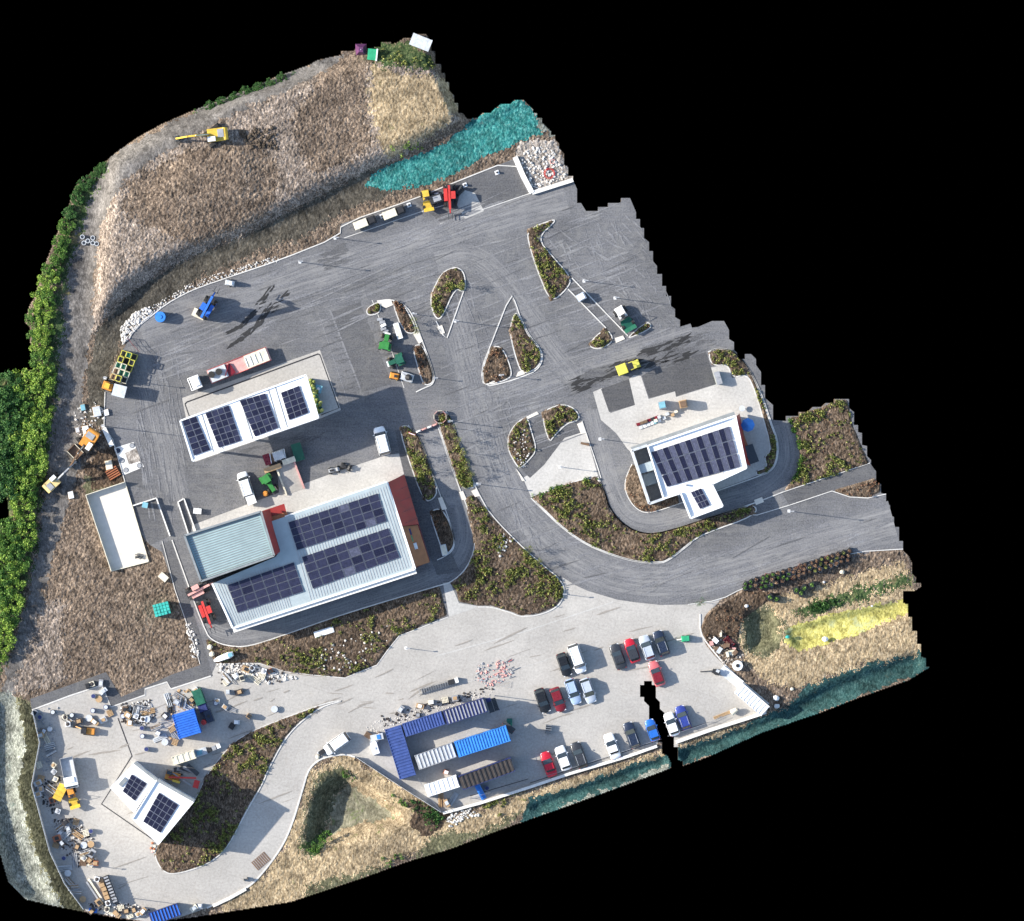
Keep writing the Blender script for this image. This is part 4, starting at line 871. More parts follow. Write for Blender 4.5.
# ================================================================ the courtyard building on the right
t = thing('office_building', 'white roofed building with a striped solar roof, a courtyard slot and a small annex', 'building', 690, 460, (0.95,-0.313))
H3 = 5.2
P3 = [(631.5,450.5),(734.5,416),(745.5,468),(711,484),(722,506),(690,518),(680,493),(649,503.5)]
MB().prism(loc(t, [(647,446),(734.5,416),(745.5,468),(711,484),(722,506),(690,518),(680,493),(663,498.5)]), 0, H3-.02).build('wall', 'p_white', t)
MB().prism(loc(t, [(647,446),(734.5,416),(745.5,468),(711,484),(722,506),(690,518),(680,493),(663,498.5)]), H3-.02, H3+.02).build('roof', 'roof_white', t)
for seg in ([(631.5,450.5),(649,503.5)], [(631.5,450.5),(647,445.4)], [(649,503.5),(664,498.2)]):
    a, b = loc(t, seg); MB().beam((*a, (H3+.4)/2), (*b, (H3+.4)/2), .45, H3+.4).build('courtyard_wall', 'p_palegrey', t)
MB().prism(loc(t, [(632.5,452),(646.5,447.5),(662,498),(649.5,502)]), 0, .1).build('courtyard_floor', 'slab', t)
MB().prism(loc(t, [(636,466),(650.5,461),(653,470),(639,474)]), H3-.6, H3-.3).build('courtyard_roof', 'roof_grey', t)
MB().prism(loc(t, [(639,476),(653.5,471.5),(657,483),(642.5,487.5)]), 1.6, 1.9).build('courtyard_roof', 'roof_grey', t)
edge_trim(t, [(647,446),(734.5,416),(745.5,468),(711,484),(722,506),(690,518),(680,493),(663,498.5)], H3+.02, .3, .45, 'roof_white', 'parapet')
a, b = loc(t, [(631,449),(734,413.5)]); MB().beam((*a, H3-.8), (*b, H3-.8), .7, .3).build('fascia', 'gutter', t)
z3 = lambda x, y: H3+.05
solar(t, [(650.5,452),(728.5,426),(740,467),(666.5,487)], 14, 3, z3, stripes=('pv0','pv2'), gap=.03)
MB().prism(loc(t, [(691,478),(721,468.5),(724,477),(694,487)]), H3+.03, H3+.08).build('roof_patch', 'roof_cream', t)
solar(t, [(690,492),(700.5,488),(709.5,505),(699.5,509)], 3, 3, z3, mats=('pv1','pv0'))
MB().box(*loc(t, [(686,485)])[0], H3+.1, .3, .3, .5).build('vent', 'pole', t)
raked(t, [(735.2,416.5),(745.5,464)], [(739.5,413.5),(750.5,466)], H3-.2, 1.0, 'red_clad', 'red_cladding')
MB().prism(loc(t, [(737,432),(742,430),(750,452),(746,466),(743,466)]), 0, 2.2).build('porch', 'timber_clad', t)
wall_openings(t, loc(t, [(647,446),(734.5,416),(745.5,468),(711,484),(722,506),(690,518),(680,493),(663,498.5)]), 0, H3, skip=(7,1))
t = thing('ramp', 'dark glazed lean-to canopy against the red cladding of the courtyard building', 'canopy', 751, 454, (.35,.93)); t.name = 'lean_to_canopy'
MB().box(0,0,2.3,3.4,1.7,.12).build('roof_sheet', 'glass', t)
for sx in (-1.5,1.5): 
    for sy in (-.7,.7): MB().box(sx,sy,0,.1,.1,2.3).build('post', 'p_black', t)

# ================================================================ bottom left building
t = thing('amenity_building', 'white two part flat roofed building with dark solar squares beside the leaf shaped bed', 'building', 155, 803, (.875,.484))
QS = [(112,786),(136.4,761),(158,778),(136,811)]; QB = [(159,778),(196,799),(160,842.5),(134.5,817)]
for q, h in ((QS, 7.4), (QB, 8.3)):
    MB().prism(loc(t, q), 0, h-.02).build('wall', 'p_white', t); MB().prism(loc(t, q), h-.02, h+.02).build('roof', 'roof_white', t); wall_openings(t, loc(t, q), 0, h, spacing=2.6)
edge_trim(t, [(136.4,761),(158,778)], 7.45, .5, .5, 'gutter', 'parapet', False); edge_trim(t, [(159,778),(196,799)], 8.35, .5, .5, 'gutter', 'parapet', False)
edge_trim(t, [(134.5,817),(159,778)], 8.3, .2, .35, 'roof_white', 'parapet', False); edge_trim(t, [(196,799),(160,842.5)], 8.3, .2, .2, 'roof_white', 'parapet', False)
edge_trim(t, [(122,784),(128,777)], 7.4, .8, .2, 'gutter', 'roof_gully', False)
solar(t, [(133.5,772.5),(149,782),(137,799.5),(124.5,789.5)], 3, 4, lambda x, y: 7.4, mats=('pv0',)); solar(t, [(161,790.5),(180.5,803),(162.5,831),(145,819.5)], 4, 5, lambda x, y: 8.3, mats=('pv0',))

# ================================================================ open storage bay at the left
t = thing('storage_bay', 'open concrete bay with low walls and a pale floor, shaded on its left half', 'storage bay', 117, 528, (.25,.97))
QP = [(86,495),(125,482),(148.6,561.5),(111.5,571)]
MB().prism(loc(t, QP), 0.0, .06).build('floor', 'roof_cream', t)
for nm, a, b in (('wall',(86,495),(125,482)), ('wall',(111.5,571),(86,495))):
    a, b = loc(t, [a, b]); MB().beam((*a, .65), (*b, .65), .12, 1.3).build(nm, 'p_cream', t)
for a, b in (((125,482),(148.6,561.5)), ((148.6,561.5),(111.5,571))):
    a, b = loc(t, [a, b]); MB().beam((*a, .2), (*b, .2), .15, .3).build('kerb_wall', 'p_cream', t)
t = thing('scrap_heap', 'small dark scrap heap at the bottom right corner of the storage bay', 'scrap', 139, 556)
mb = MB(); [mb.beam((random.uniform(-.8,.8),random.uniform(-.5,.5),.2),(random.uniform(-.8,.8),random.uniform(-.5,.5),.5),.12,.12) for _ in range(16)]; mb.build('bars', 'steel', t)
for i, (x, y, m_) in enumerate([(118,450.5,'car_navy'),(122,460.5,'p_grey'),(126,470,'p_grey'),(139.5,465.5,'p_grey'),(132,445.5,'p_grey')]):
    t = thing('manhole_cover', ['dark blue round cover at the top left of the white access slab','grey round cover in the middle of the white access slab','grey round cover at the bottom of the white access slab','grey round cover at the right tip of the white access slab','grey round cover at the top tip of the white access slab'][i], 'manhole cover', x, y, group='covers on the white access slab', z=.02)
    MB().rod((0,0,0),(0,0,.05),.46,n=20).build('frame', 'steel', t); MB().rod((0,0,.05),(0,0,.075),.38,n=20).build('lid', m_, t)

# ================================================================ site cabins
def cabin(q, mat, storeys, label, group='cabins of the site compound', roof=None, rib=.5, cat='site cabin', name='site_cabin', h=2.6, ribm=None, hatch=True):
    c, d, L, Wd = quad_frame(q); long = L >= Wd
    if not long: d = ((q[3][0]-q[0][0]), (q[3][1]-q[0][1])); L, Wd = Wd, L
    t = thing(name, label, cat, c[0], c[1], d, group)
    for k in range(storeys):
        z = k*(h+.02); p = MB().box(0,0,z,L,Wd,h).build('storey' if storeys > 1 else 'body', mat, t)
        for sgn in (-1, 1):
            for m in range(int(L/3)):
                x = -L/2+L*(m+.5)/int(L/3); w_ = MB().box(x, sgn*(Wd/2+.01), z+1.0, 1.1, .06, 1.0).build('window', 'glass', p)
        MB().box(L/2+.02,0,z+.1,.06,.9,2.0).build('door', 'p_grey', p)
    z = storeys*(h+.02); n = int(L/rib)
    rf = MB(); 
    for i in range(n):
        x0 = -L/2+L*i/n; dx = L/n; z1 = z+.10
        rf.add([(x0,-Wd/2,z),(x0+dx*.5,-Wd/2,z),(x0+dx*.6,-Wd/2,z1),(x0+dx*.9,-Wd/2,z1),(x0+dx,-Wd/2,z),(x0,Wd/2,z),(x0+dx*.5,Wd/2,z),(x0+dx*.6,Wd/2,z1),(x0+dx*.9,Wd/2,z1),(x0+dx,Wd/2,z)],
               [(0,1,6,5),(1,2,7,6),(2,3,8,7),(3,4,9,8),(0,4,3,2,1),(5,6,7,8,9)])
    rf.build('roof', roof or mat, t)
    if ribm:
        rb = MB()
        for i in range(n): rb.box(-L/2+L*(i+.75)/n, 0, z+.09, L/n*.35, Wd*.96, .03)
        rb.build('roof_ribs', ribm, t)
    e = MB(); [e.box(sx*(L/2-.09), sy*(Wd/2-.09), 0, .2, .2, z+.13) for sx in (-1,1) for sy in (-1,1)]; e.box(0, Wd/2-.04, z, L, .1, .12); e.box(0, -Wd/2+.04, z, L, .1, .12); e.build('corner_posts', mat, t)
    return t
cabin([(385,729.5),(401,724.5),(416,774.5),(400,779)], 'p_midblue', 1, 'blue ribbed cabin standing crosswise at the left end of the compound', rib=.55)
cabin([(402,723.5),(441,711),(445.5,723.5),(406.5,736.5)], 'p_midblue', 1, 'dull blue cabin in the top row nearest the crosswise cabin', rib=.5)
cabin([(443,710.5),(483,697),(487.5,711),(447.5,723.5)], 'p_navy', 2, 'dark blue two storey cabin with grey ribs, right end of the top row', roof='p_navy', ribm='p_grey', rib=.6)
cabin([(414.8,755),(452,742),(456.5,756.5),(419,769.5)], 'p_grey', 1, 'grey and white striped cabin roof in the middle row', roof='p_grey', ribm='p_palegrey', rib=.65)
cabin([(454.3,740.5),(505,725.5),(511.5,739),(459,757)], 'p_bright', 2, 'bright blue two storey cabin in the middle row', rib=.5)
cabin([(424,785),(456,774),(460,786.5),(428.5,796)], 'p_white', 1, 'plain white cabin at the left of the bottom row', rib=.8)
cabin([(458,775),(510.5,757),(515,769.5),(464,789)], 'p_navy', 2, 'two storey cabin with a dark brown ribbed roof in the bottom row', roof='p_darkbrown', ribm='p_black', rib=.8)
cabin([(173,713.5),(195.5,709),(201.5,732),(180.5,738)], 'p_blue', 2, 'square bright blue container in the busy storage yard', group=None, rib=.42, name='storage_container', cat='container')
cabin([(149,913),(178,902),(181,915),(153,924)], 'p_navy', 1, 'blue ribbed container at the very bottom edge by the curved road', group=None, roof='p_navy', ribm='p_blue', rib=.6, name='storage_container', cat='container')
cabin([(171,757),(193,750),(198,757),(175.5,764.5)], 'p_cream', 1, 'cream flat container beside the orange machine in the storage yard', group=None, rib=.9, name='storage_container', cat='container')
cabin([(734,692.5),(742,684.5),(770,705),(761,716)], 'p_white', 1, 'white ribbed container at the corner of the car park by the bank', group=None, rib=.7, name='storage_container', cat='container', h=2.0)
# the grey strip and small tank next to it
t = thing('staircase', 'bright blue steel stair leading out from the dark roofed cabin', 'stair', 480.5, 792, (.5,1))
mb = MB(); [mb.box(-1.3+.32*k, 0, 0, .3, .9, 2.6-.3*k) for k in range(9)]; mb.build('steps', 'p_bright', t); MB().beam((-1.4,.5,3.4),(1.4,.5,.8),.08,.08).build('handrail', 'p_bright', t)
t = thing('access_stair', 'dark steel stair tower at the right end of the top row of cabins', 'stair', 492.5, 704, (-.31,-.95)); t.name = 'stair_tower'
for sx in (-1.3,1.3):
    for sy in (-.9,.9): MB().box(sx,sy,0,.1,.1,4.4).build('post','p_navy',t)
mb = MB(); [mb.box(-1.2+.3*k,-.45,.3*k+.2,.28,.8,.06) for k in range(8)]; mb.box(0,.45,2.6,2.7,.9,.08); mb.build('treads','steel',t); MB().box(1.0,.45,2.68,.7,.9,1.0).build('landing_gate','p_navy',t)
t = thing('metal_gate', 'red framed gate and stair at the top right corner of the bright blue cabin', 'stair', 508, 727, (.8,.6))
for k in range(4): MB().box(-1.2+.8*k,0,0,.08,.08,3).build('post','p_red',t)
MB().box(0,0,2.4,2.6,1.2,.08).build('landing','steel',t); MB().box(0,.4,1.2,2.6,.06,.06).build('rail','p_red',t)
t = thing('skip', 'small dark green waste bin beside the red framed gate', 'bin', 509.5, 722, (1,0)); MB().box(0,0,0,.9,1.2,1.0,t=1.1).build('body','p_pine',t); MB().box(0,0,1.02,1.0,1.35,.1).build('lid','p_pine',t)
t.name = 'waste_bin'

# ================================================================ walls, fences
def fence(name, label, pts, h, step=2.4, mat='pole', board=None, cat='fence', n_rails=3):
    t = thing(name, label, cat, *pts[0]); P = loc(t, pts); mbp = MB()
    for (a, b) in zip(P[:-1], P[1:]):
        L = math.dist(a, b); n = max(1, int(L/step)); ang = math.atan2(b[1]-a[1], b[0]-a[0])
        for k in range(n):
            x, y = a[0]+(b[0]-a[0])*k/n, a[1]+(b[1]-a[1])*k/n
            mbp.box(x, y, -.2, .09, .09, h+.2)
        if board: MB().box((a[0]+b[0])/2, (a[1]+b[1])/2, .05, L, .06, h-.1, ang).build('panel', board, t)
        else:
            mb = MB()
            for r in range(n_rails): mb.beam((*a, h*(r+1)/n_rails-.05), (*b, h*(r+1)/n_rails-.05), .04, .05)
            for k in range(int(L/.25)): x, y = a[0]+(b[0]-a[0])*k*.25/L, a[1]+(b[1]-a[1])*k*.25/L; mb.box(x, y, .05, .015, .015, h-.1)
            mb.build('mesh_panel', mat, t)
    mbp.build('posts', mat, t); return t
fence('hoarding', 'tall dark hoarding along the left edge of the storage yard', [(33,711),(40,742),(32,785),(38,806),(50,851),(65,883),(84,909)], 2.4, 2.4, 'p_grey', 'p_palegrey', 'hoarding')
fence('site_fence', 'mesh fence along the right side of the cabin compound', [(505,724),(513,748),(524,780)], 2.0)
fence('site_fence', 'mesh fence running down beside the white cabin to the compound corner', [(418,778),(430,797),(441,811)], 2.0)
fence('site_fence', 'low fence in front of the white wall under the parked cars', [(470,798),(530,781),(627,750),(660,739)], 1.1, 3.0, 'p_grey', None, 'fence', 2)
fence('site_fence', 'low fence in front of the white wall at the bottom right of the car park', [(668,736),(710,722),(722,716)], 1.1, 3.0, 'p_grey', None, 'fence', 2)
fence('timber_fence', 'timber palisade along the lower left of the car park compound', [(356,757),(400,786),(441,812)], 1.2, 2.0, 'p_grey', 'p_palegrey')
fence('red_barrier', 'dark red gate rails slanting at the head of the crate stack', [(128,338),(133,345),(140,352)], 1.6, 1.5, 'car_maroon', None, 'barrier', 3)
def low_wall(label, pts, w, h):
    t = thing('low_wall', label, 'wall', *pts[0]); P = loc(t, pts); mb = MB()
    for a, b in zip(P[:-1], P[1:]): mb.beam((*a, h/2-.1), (*b, h/2-.1), w, h+.2)
    mb.build('wall', 'white_wall', t)
low_wall('long low white wall under the parked cars at the bottom', [(443,813),(480,803),(530,787),(570,773.5),(627,756.5),(657,746)], .5, .6)
low_wall('low white wall at the bottom right corner of the car park', [(676,742),(710,730),(745,719),(766,712)], .6, .6)
low_wall('white stone wall closing the end of the top parking bays', [(515,157),(523,176),(532,193)], .9, .7)
low_wall('white stone wall at the lower side of the stony corner', [(532,193),(551,187),(573,180)], .7, .6)
low_wall('bright white kerb wall at the bottom end of the curved road', [(213,906),(230,898),(246,889)], .5, .35)
low_wall('pale block wall between storage bay and white access slab', [(104,428),(108,437),(112,446)], .8, .7)
low_wall('low wall of the parking bay at the left of the main building', [(133,505.6),(156.4,498),(170,536)], .22, .5)
low_wall('thin planter wall at the left corner of the main building', [(192,545),(178,502),(184,498.5),(196,532)], .22, .5)
t = thing('concrete_panel', 'pale grey ramp slab lying beside the white container at the bank', 'ramp', 731, 677, (.78,.62)); MB().box(0,0,0,4.6,1.6,.25).build('slab', 'p_palegrey', t); MB().box(0,.75,.25,4.6,.12,.2).build('edge', 'p_white', t); t.name = 'ramp_slab'
# ================================================================ cars
def ring(x, hw, z0, zs, zt, k=.8):
    return [(x,-hw*.94,z0),(x,-hw,(z0+zs)/2),(x,-hw*.97,zs),(x,-hw*k,zt),(x,0,zt+.03),(x,hw*k,zt),(x,hw*.97,zs),(x,hw,(z0+zs)/2),(x,hw*.94,z0)]
def car(label, px, py, d, mat, L=4.3, Wd=1.85, H=1.5, kind='hatch', roofmat=None, group='cars parked on the concrete yard', cat='car', name='parked_car'):
    t = thing(name, label, cat, px, py, d, group); L *= 1.04; Wd *= 1.08; h = Wd/2; f = L/2
    van = kind == 'van'
    bz = .98 if not van else 1.15
    st = [(-f,.62,.45,.62,.68),(-f+.12,.88,.34,.8,.86),(-f+.45,.98,.3,.88,bz),(-.3*f,1,.26,.9,bz),(.1*f,1,.26,.88,bz-.02),(.5*f,.99,.28,.8,bz-.12),(.8*f,.93,.32,.7,.84),(.95*f,.78,.38,.6,.72),(f,.55,.45,.55,.62)]
    MB().loft([ring(x, h*w, z0, zs, zt) for x, w, z0, zs, zt in st]).build('body', mat, t, True)
    # glasshouse then roof
    rr, fr = {'hatch':(-.86,.42),'estate':(-.92,.42),'saloon':(-.62,.40),'van':(-.97,.62),'suv':(-.9,.45)}[kind]
    base = [(rr*f, .9), (fr*f+.0, .86)]; H_ = H
    def gring(x, w, z, b): return [(x,-h*w,b),(x,-h*w*.8,z),(x,h*w*.8,z),(x,h*w,b)]
    MB().loft([gring(rr*f,.84,bz-.04,bz-.1), gring(rr*f+.38,.92,H_-.06,bz-.1), gring(-.05*f,.95,H_-.02,bz-.1), gring(fr*f-.75 if not van else fr*f-.5,.93,H_-.06,bz-.1), gring(fr*f,.86,bz-.08,bz-.1)]).build('window', 'glass', t, False)
    x0, x1 = rr*f+.42, (fr*f-.82 if not van else fr*f-.55)
    MB().box((x0+x1)/2,0,H_-.05,x1-x0,Wd*.80,.07,t=.93,tx=.97).build('roof', roofmat or mat, t)
    for sx in (-.62, .62):
        for sy in (-1, 1):
            w = MB().rod((sx*f, sy*(h-.2), .32), (sx*f, sy*(h-.0), .32), .32, n=14).build('wheel', 'rubber', t); MB().rod((sx*f, sy*(h-.02), .32), (sx*f, sy*(h+.02), .32), .19, n=10).build('rim', 'alu', w)
    for sy in (-1, 1):
        MB().box(f-.2, sy*h*.62, .6, .22, .34, .14).build('headlight', 'lamp_clear', t); MB().box(-f+.13, sy*h*.68, .7, .12, .28, .16).build('tail_light', 'lamp_red', t)
        MB().box(fr*f-.25, sy*(h+.1), bz-.05, .14, .2, .14).build('mirror', mat, t)
    if kind in ('estate','suv','van'):
        for sy in (-1,1): MB().box((x0+x1)/2, sy*h*.66, H_+.02, (x1-x0)*.85, .05, .06).build('roof_rail', 'alu', t)
    return t
UP = (-.33,-.94); DN = (.33,.94)
for a in [('black hatchback parked right beside the white van', 564.3,664.5,DN,'car_black',4.2,1.8,1.5,'hatch'),
 ('white van with a big roof at the top left of the parked cars', 577,658.5,DN,'car_white',5.2,2.05,2.3,'van'),
 ('black hatchback at the left end of the second row', 542.5,700.5,DN,'car_black',4.4,1.85,1.5,'hatch'),
 ('maroon car between the black hatchback and the pale blue estate', 558,699.5,DN,'car_maroon',4.4,1.85,1.5,'hatch','p_black' and None),
 ('pale blue estate car facing down next to the silver car', 573,691.5,DN,'car_paleblue',4.6,1.85,1.55,'estate'),
 ('silver car at the right end of the second row', 588,690.5,DN,'car_silver',4.5,1.9,1.65,'suv'),
 ('charcoal car left of the bright red car', 618,656.5,UP,'car_charcoal',4.6,1.9,1.5,'saloon'),
 ('bright red car with a dark roof in the upper row', 632,650.5,UP,'car_red',4.3,1.85,1.45,'hatch','car_charcoal'),
 ('silver white car between the red car and the navy car', 647,647.5,UP,'car_silver',4.4,1.9,1.6,'suv'),
 ('dark navy large car at the right end of the upper row', 661,643,UP,'car_navy',4.5,1.95,1.75,'suv'),
 ('pinkish red car parked alone above the black gap', 656.5,673.5,UP,'car_pinkred',4.5,1.85,1.5,'hatch','car_maroon'),
 ('red car at the left end of the bottom row by the white wall', 548.5,764,UP,'car_red',4.5,1.85,1.45,'saloon'),
 ('white car next to the red car in the bottom row', 563,758,UP,'car_white',4.4,1.85,1.5,'hatch'),
 ('dark grey estate car third from the left in the bottom row', 579,755,UP,'car_charcoal',4.7,1.9,1.6,'estate'),
 ('white saloon car parked with wide gaps on both sides in the bottom row', 612,746,UP,'car_white',4.6,1.85,1.45,'saloon'),
 ('slate blue car between the white saloon and the vivid blue car', 631.5,735,UP,'car_navy',4.7,1.9,1.7,'estate'),
 ('vivid blue small car at the left rim of the black gap', 652.3,730,UP,'car_blue',3.9,1.75,1.5,'hatch'),
 ('white car at the right rim of the black gap', 671.5,724,UP,'car_white',4.2,1.8,1.5,'hatch'),
 ('deep blue car at the right end of the bottom row', 683,717.5,UP,'car_deepblue',4.3,1.9,1.65,'suv')]:
    car(*a)
car('white delivery van parked slantwise at the fork of the curved road', 337,743.5,(-.81,.58),'car_white',4.9,2.0,2.2,'van',group=None,cat='van',name='van')
car('white van parked upright in the shade above the apron by the planted strip', 382,441,(-.25,-.97),'car_white',5.0,2.1,2.2,'van',group=None,cat='van',name='van')
car('white pickup van parked left of the bright green tractor', 245.5,485,(-.3,-.95),'car_white',4.6,1.95,2.0,'van',group=None,cat='van',name='van')
t = thing('trailer', 'small white box trailer behind the white pickup van', 'trailer', 251,499,(-.35,-.94)); MB().box(0,0,.5,2.0,1.7,1.2,t=.95).build('box_body','p_white',t); MB().beam((1.0,0,.5),(1.8,0,.5),.1,.1).build('drawbar','steel',t)
for s in (-1,1): MB().rod((0,s*.8,.3),(0,s*.95,.3),.3,n=12).build('wheel','rubber',t)

# ================================================================ machines
def wheels(t, xs, hw, r, w=.4, rim='p_yellow'):
    for x in xs:
        for s in (-1, 1):
            q = MB().rod((x, s*(hw-w/2), r), (x, s*(hw+w/2), r), r, n=16).build('wheel', 'rubber', t); MB().rod((x, s*(hw+w/2-.02), r), (x, s*(hw+w/2+.02), r), r*.5, n=12).build('rim', rim, q)
def excavator(label, px, py, d, arm, mat, group=None, sc=1.0, reach=6.5, arm_mat=None):
    t = thing('excavator', label, 'excavator', px, py, d, group)
    for s in (-1, 1):
        tr = MB().loft([[(x, s*1.15-.28, z),(x, s*1.15+.28, z)] [:0] or [(x,s*1.15-.28,z0),(x,s*1.15+.28,z0),(x,s*1.15+.28,z1),(x,s*1.15-.28,z1)] for x, z0, z1 in ((-1.9,.3,.6),(-1.6,.02,.85),(1.6,.02,.85),(1.9,.3,.6))]).build('track', 'rubber', t)
    MB().rod((0,0,.7),(0,0,1.05),.75,n=16).build('turntable', 'steel', t)
    a = math.atan2(-arm[1], arm[0])-t.rotation_euler[2]; c, s_ = math.cos(a), math.sin(a)
    R = lambda x, y, z: (x*c-y*s_, x*s_+y*c, z)
    up = MB(); up.box(0,0,0,3.2,2.4,.9,t=.96); up.v = [R(x-.4,y,z+1.05) for x,y,z in up.v]; up.build('upper_body', mat, t)
    cw = MB().rod((0,-1.1,.5),(0,1.1,.5),.55,n=14); cw.v = [R(x-1.95,y,z+1.05) for x,y,z in cw.v]; cw.build('counterweight', mat, t)
    eh = MB().box(0,0,0,1.1,1.5,.18); eh.v = [R(x-1.2,y-.2,z+1.95) for x,y,z in eh.v]; eh.build('engine_cover', 'p_grey', t)
    cb = MB().box(0,0,0,1.6,.95,1.7,t=.85,tx=.85); cb.v = [R(x+.5,y+.7,z+1.1) for x,y,z in cb.v]; cab = cb.build('cab', 'glass', t)
    cr = MB().box(0,0,0,1.4,.85,.08); cr.v = [R(x+.5,y+.7,z+2.8) for x,y,z in cr.v]; cr.build('cab_roof', 'p_white', cab)
    am = arm_mat or mat; k = reach/6.5
    MB().beam(R(.8,-.2,1.7), R(.8+2.2*k,-.2,4.0), .35,.5).beam(R(.8+2.15*k,-.2,3.95), R(.8+3.5*k,-.2,3.9), .32,.45).build('boom', am, t)
    MB().beam(R(.8+3.4*k,-.2,4.1), R(.8+5.4*k,-.2,1.2), .28,.35).build('stick', am, t)
    MB().rod(R(1.0,-.2,2.3), R(.8+2.2*k,-.2,4.25), .08).build('hydraulic_ram', 'alu', t)
    bk = MB().box(0,0,0,1.0,1.1,.8,t=.9,tx=.5); bk.v = [R(x+.8+5.3*k,y-.2,z+.35) for x,y,z in bk.v]; bk.build('bucket', 'steel', t)
    return t
excavator('yellow excavator on the top left field reaching left', 215,136,(.8,-.6),(-.97,.12),'p_yellow',reach=7.2)
excavator('orange excavator at the edge of the dirt track above the dark soil heap', 88,442,(.6,.8),(-.6,.9),'p_orange',reach=5.4,arm_mat='p_brown')
excavator('pale yellow excavator on the dirt track with its arm stretched up right', 54,482,(.3,.95),(.72,-.69),'p_sand',reach=7.0,arm_mat='p_grey').scale = (.82,.82,.9)
def tractor(label, px, py, d, mat, L=3.6, front=None):
    t = thing('tractor', label, 'tractor', px, py, d)
    wheels(t, (-L*.28,), .85, .8, .5, 'p_yellow')
    for s in (-1,1):
        q = MB().rod((L*.33,s*.65,.5),(L*.33,s*.95,.5),.5,n=14).build('wheel','rubber',t); MB().rod((L*.33,s*.93,.5),(L*.33,s*.97,.5),.25,n=10).build('rim','p_yellow',q)
    MB().box(L*.24,0,.7,L*.5,.85,.75,t=.85).build('bonnet', mat, t); MB().box(-L*.2,0,.5,L*.45,1.1,.6).build('chassis', mat, t)
    c_ = MB().box(-L*.22,0,1.1,1.35,1.3,1.3,t=.88,tx=.88).build('cab','glass',t); MB().box(-L*.22,0,2.4,1.4,1.35,.12).build('cab_roof', mat, c_)
    for s in (-1,1): MB().box(-L*.28,s*.85,1.62,1.3,.5,.08).build('mudguard', mat, t)
    MB().box(L*.52,0,.35,.3,1.0,.5).build('front_weight', front or 'steel', t)
    return t
tractor('green tractor, the upper of two parked by the dividing line', 386,342,(.2,-.98),'p_green',3.0,'p_white')
tractor('green tractor, the lower of two parked by the dividing line', 396,361,(-.9,.35),'p_darkgreen',3.0,'p_white')
tractor('bright green tractor standing between the white pickup van and the ramp', 269,483,(.55,.83),'p_green',3.8)
t = thing('spreader', 'small orange drum below the bright green tractor', 'drum', 265.5,493.5); MB().rod((0,0,.2),(0,0,.95),.55,.45,14).build('body','p_orange',t); MB().rod((0,0,.95),(0,0,1.05),.3,n=12).build('lid','p_orange',t); t.name='drum'
def telehandler(label, px, py, d, mat, up=1.0):
    t = thing('telehandler', label, 'telehandler', px, py, d); wheels(t, (-1.4,1.4), .95, .6, .42, mat)
    MB().box(0,0,.55,4.2,1.3,.7).build('chassis', 'p_black', t); MB().box(-.2,-.75,1.1,2.4,.7,.6,t=.9).build('engine_cover', mat, t)
    c_ = MB().box(-.1,.6,1.1,1.5,.85,1.3,t=.85,tx=.85).build('cab','glass',t); MB().box(-.1,.6,2.4,1.35,.8,.08).build('cab_roof', mat, c_)
    MB().beam((-1.9,-.1,1.9),(2.4,-.1,1.5+up),.4,.45).beam((2.2,-.1,1.4+up),(3.1,-.1,.9+up),.25,.3).build('boom', mat, t)
    MB().box(3.2,-.1,.5+up,.12,1.3,.7).box(3.7,.25,.45+up,1.1,.12,.08).box(3.7,-.45,.45+up,1.1,.12,.08).build('forks','steel',t); return t
telehandler('red telehandler parked on the path left of the solar roof', 206.5,611,(.35,.94),'p_red')
telehandler('faded pink red machine above the red telehandler', 197.5,590,(.9,-.45),'p_pink',.3)
telehandler('red telehandler at the top parking bays with dark shade behind', 450,196,(.05,1),'p_red',.2)
telehandler('blue telehandler with raised boom throwing a long shadow on the asphalt', 207,308,(.5,-.85),'p_blue',2.6).scale = (1,1,1.9)
t = thing('crane', 'pale timber crates held behind the blue telehandler', 'crate', 199,314,(.9,.4)); t.name='crate'; MB().box(0,0,0,2.2,1.4,1.0).build('body','p_timber',t); MB().box(0,0,1.0,2.3,1.5,.08).build('lid','p_cream',t)
def tank(label, px, py, mat, r=.9, h=1.6, cat='tank', name='tank', group=None, lid=None):
    t = thing(name, label, cat, px, py, group=group); MB().rod((0,0,0),(0,0,h),r,r*.96,16).build('body',mat,t,False); MB().rod((0,0,h),(0,0,h+.12),r*.35,n=12).build('lid',lid or mat,t); return t
t = tank('bright blue water bowser at the left end of the asphalt kerb', 160.5,317,'p_bright',1.0,1.7); MB().beam((.9,-.2,.4),(2.2,.8,.4),.12,.12).build('drawbar','steel',t)
t = thing('mixer', 'small white machine parked alone near the top left kerb', 'mixer', 230,283,(1,.2)); MB().box(0,0,.4,1.7,1.0,.8,t=.8).build('body','p_palegrey',t); MB().rod((.2,0,1.2),(.5,0,1.7),.4,.25).build('hopper','p_white',t); wheels(t,(0,),.6,.3,.15,'alu')
def dumper(label, px, py, d, mat, skipmat=None):
    t = thing('site_dumper', label, 'dumper', px, py, d); wheels(t, (-1.1,1.1), .8, .5, .4, mat)
    MB().box(-.9,0,.5,1.8,1.3,.8,t=.85).build('engine_cover', mat, t); MB().box(-.3,0,1.3,.5,.6,.35).build('seat','p_black',t)
    MB().loft([[(x,-w,z),(x,w,z),(x,w*1.05,z+.12),(x,-w*1.05,z+.12)] for x,w,z in ((.2,.7,1.5),(.5,.8,.9),(1.5,.85,.7),(2.1,.9,1.3))]).build('skip', skipmat or mat, t)
    MB().rod((-.5,-.55,1.2),(-.5,-.55,2.5),.04).rod((-.5,.55,1.2),(-.5,.55,2.5),.04).rod((-.5,-.55,2.5),(-.5,.55,2.5),.04).build('roll_bar','steel',t); return t
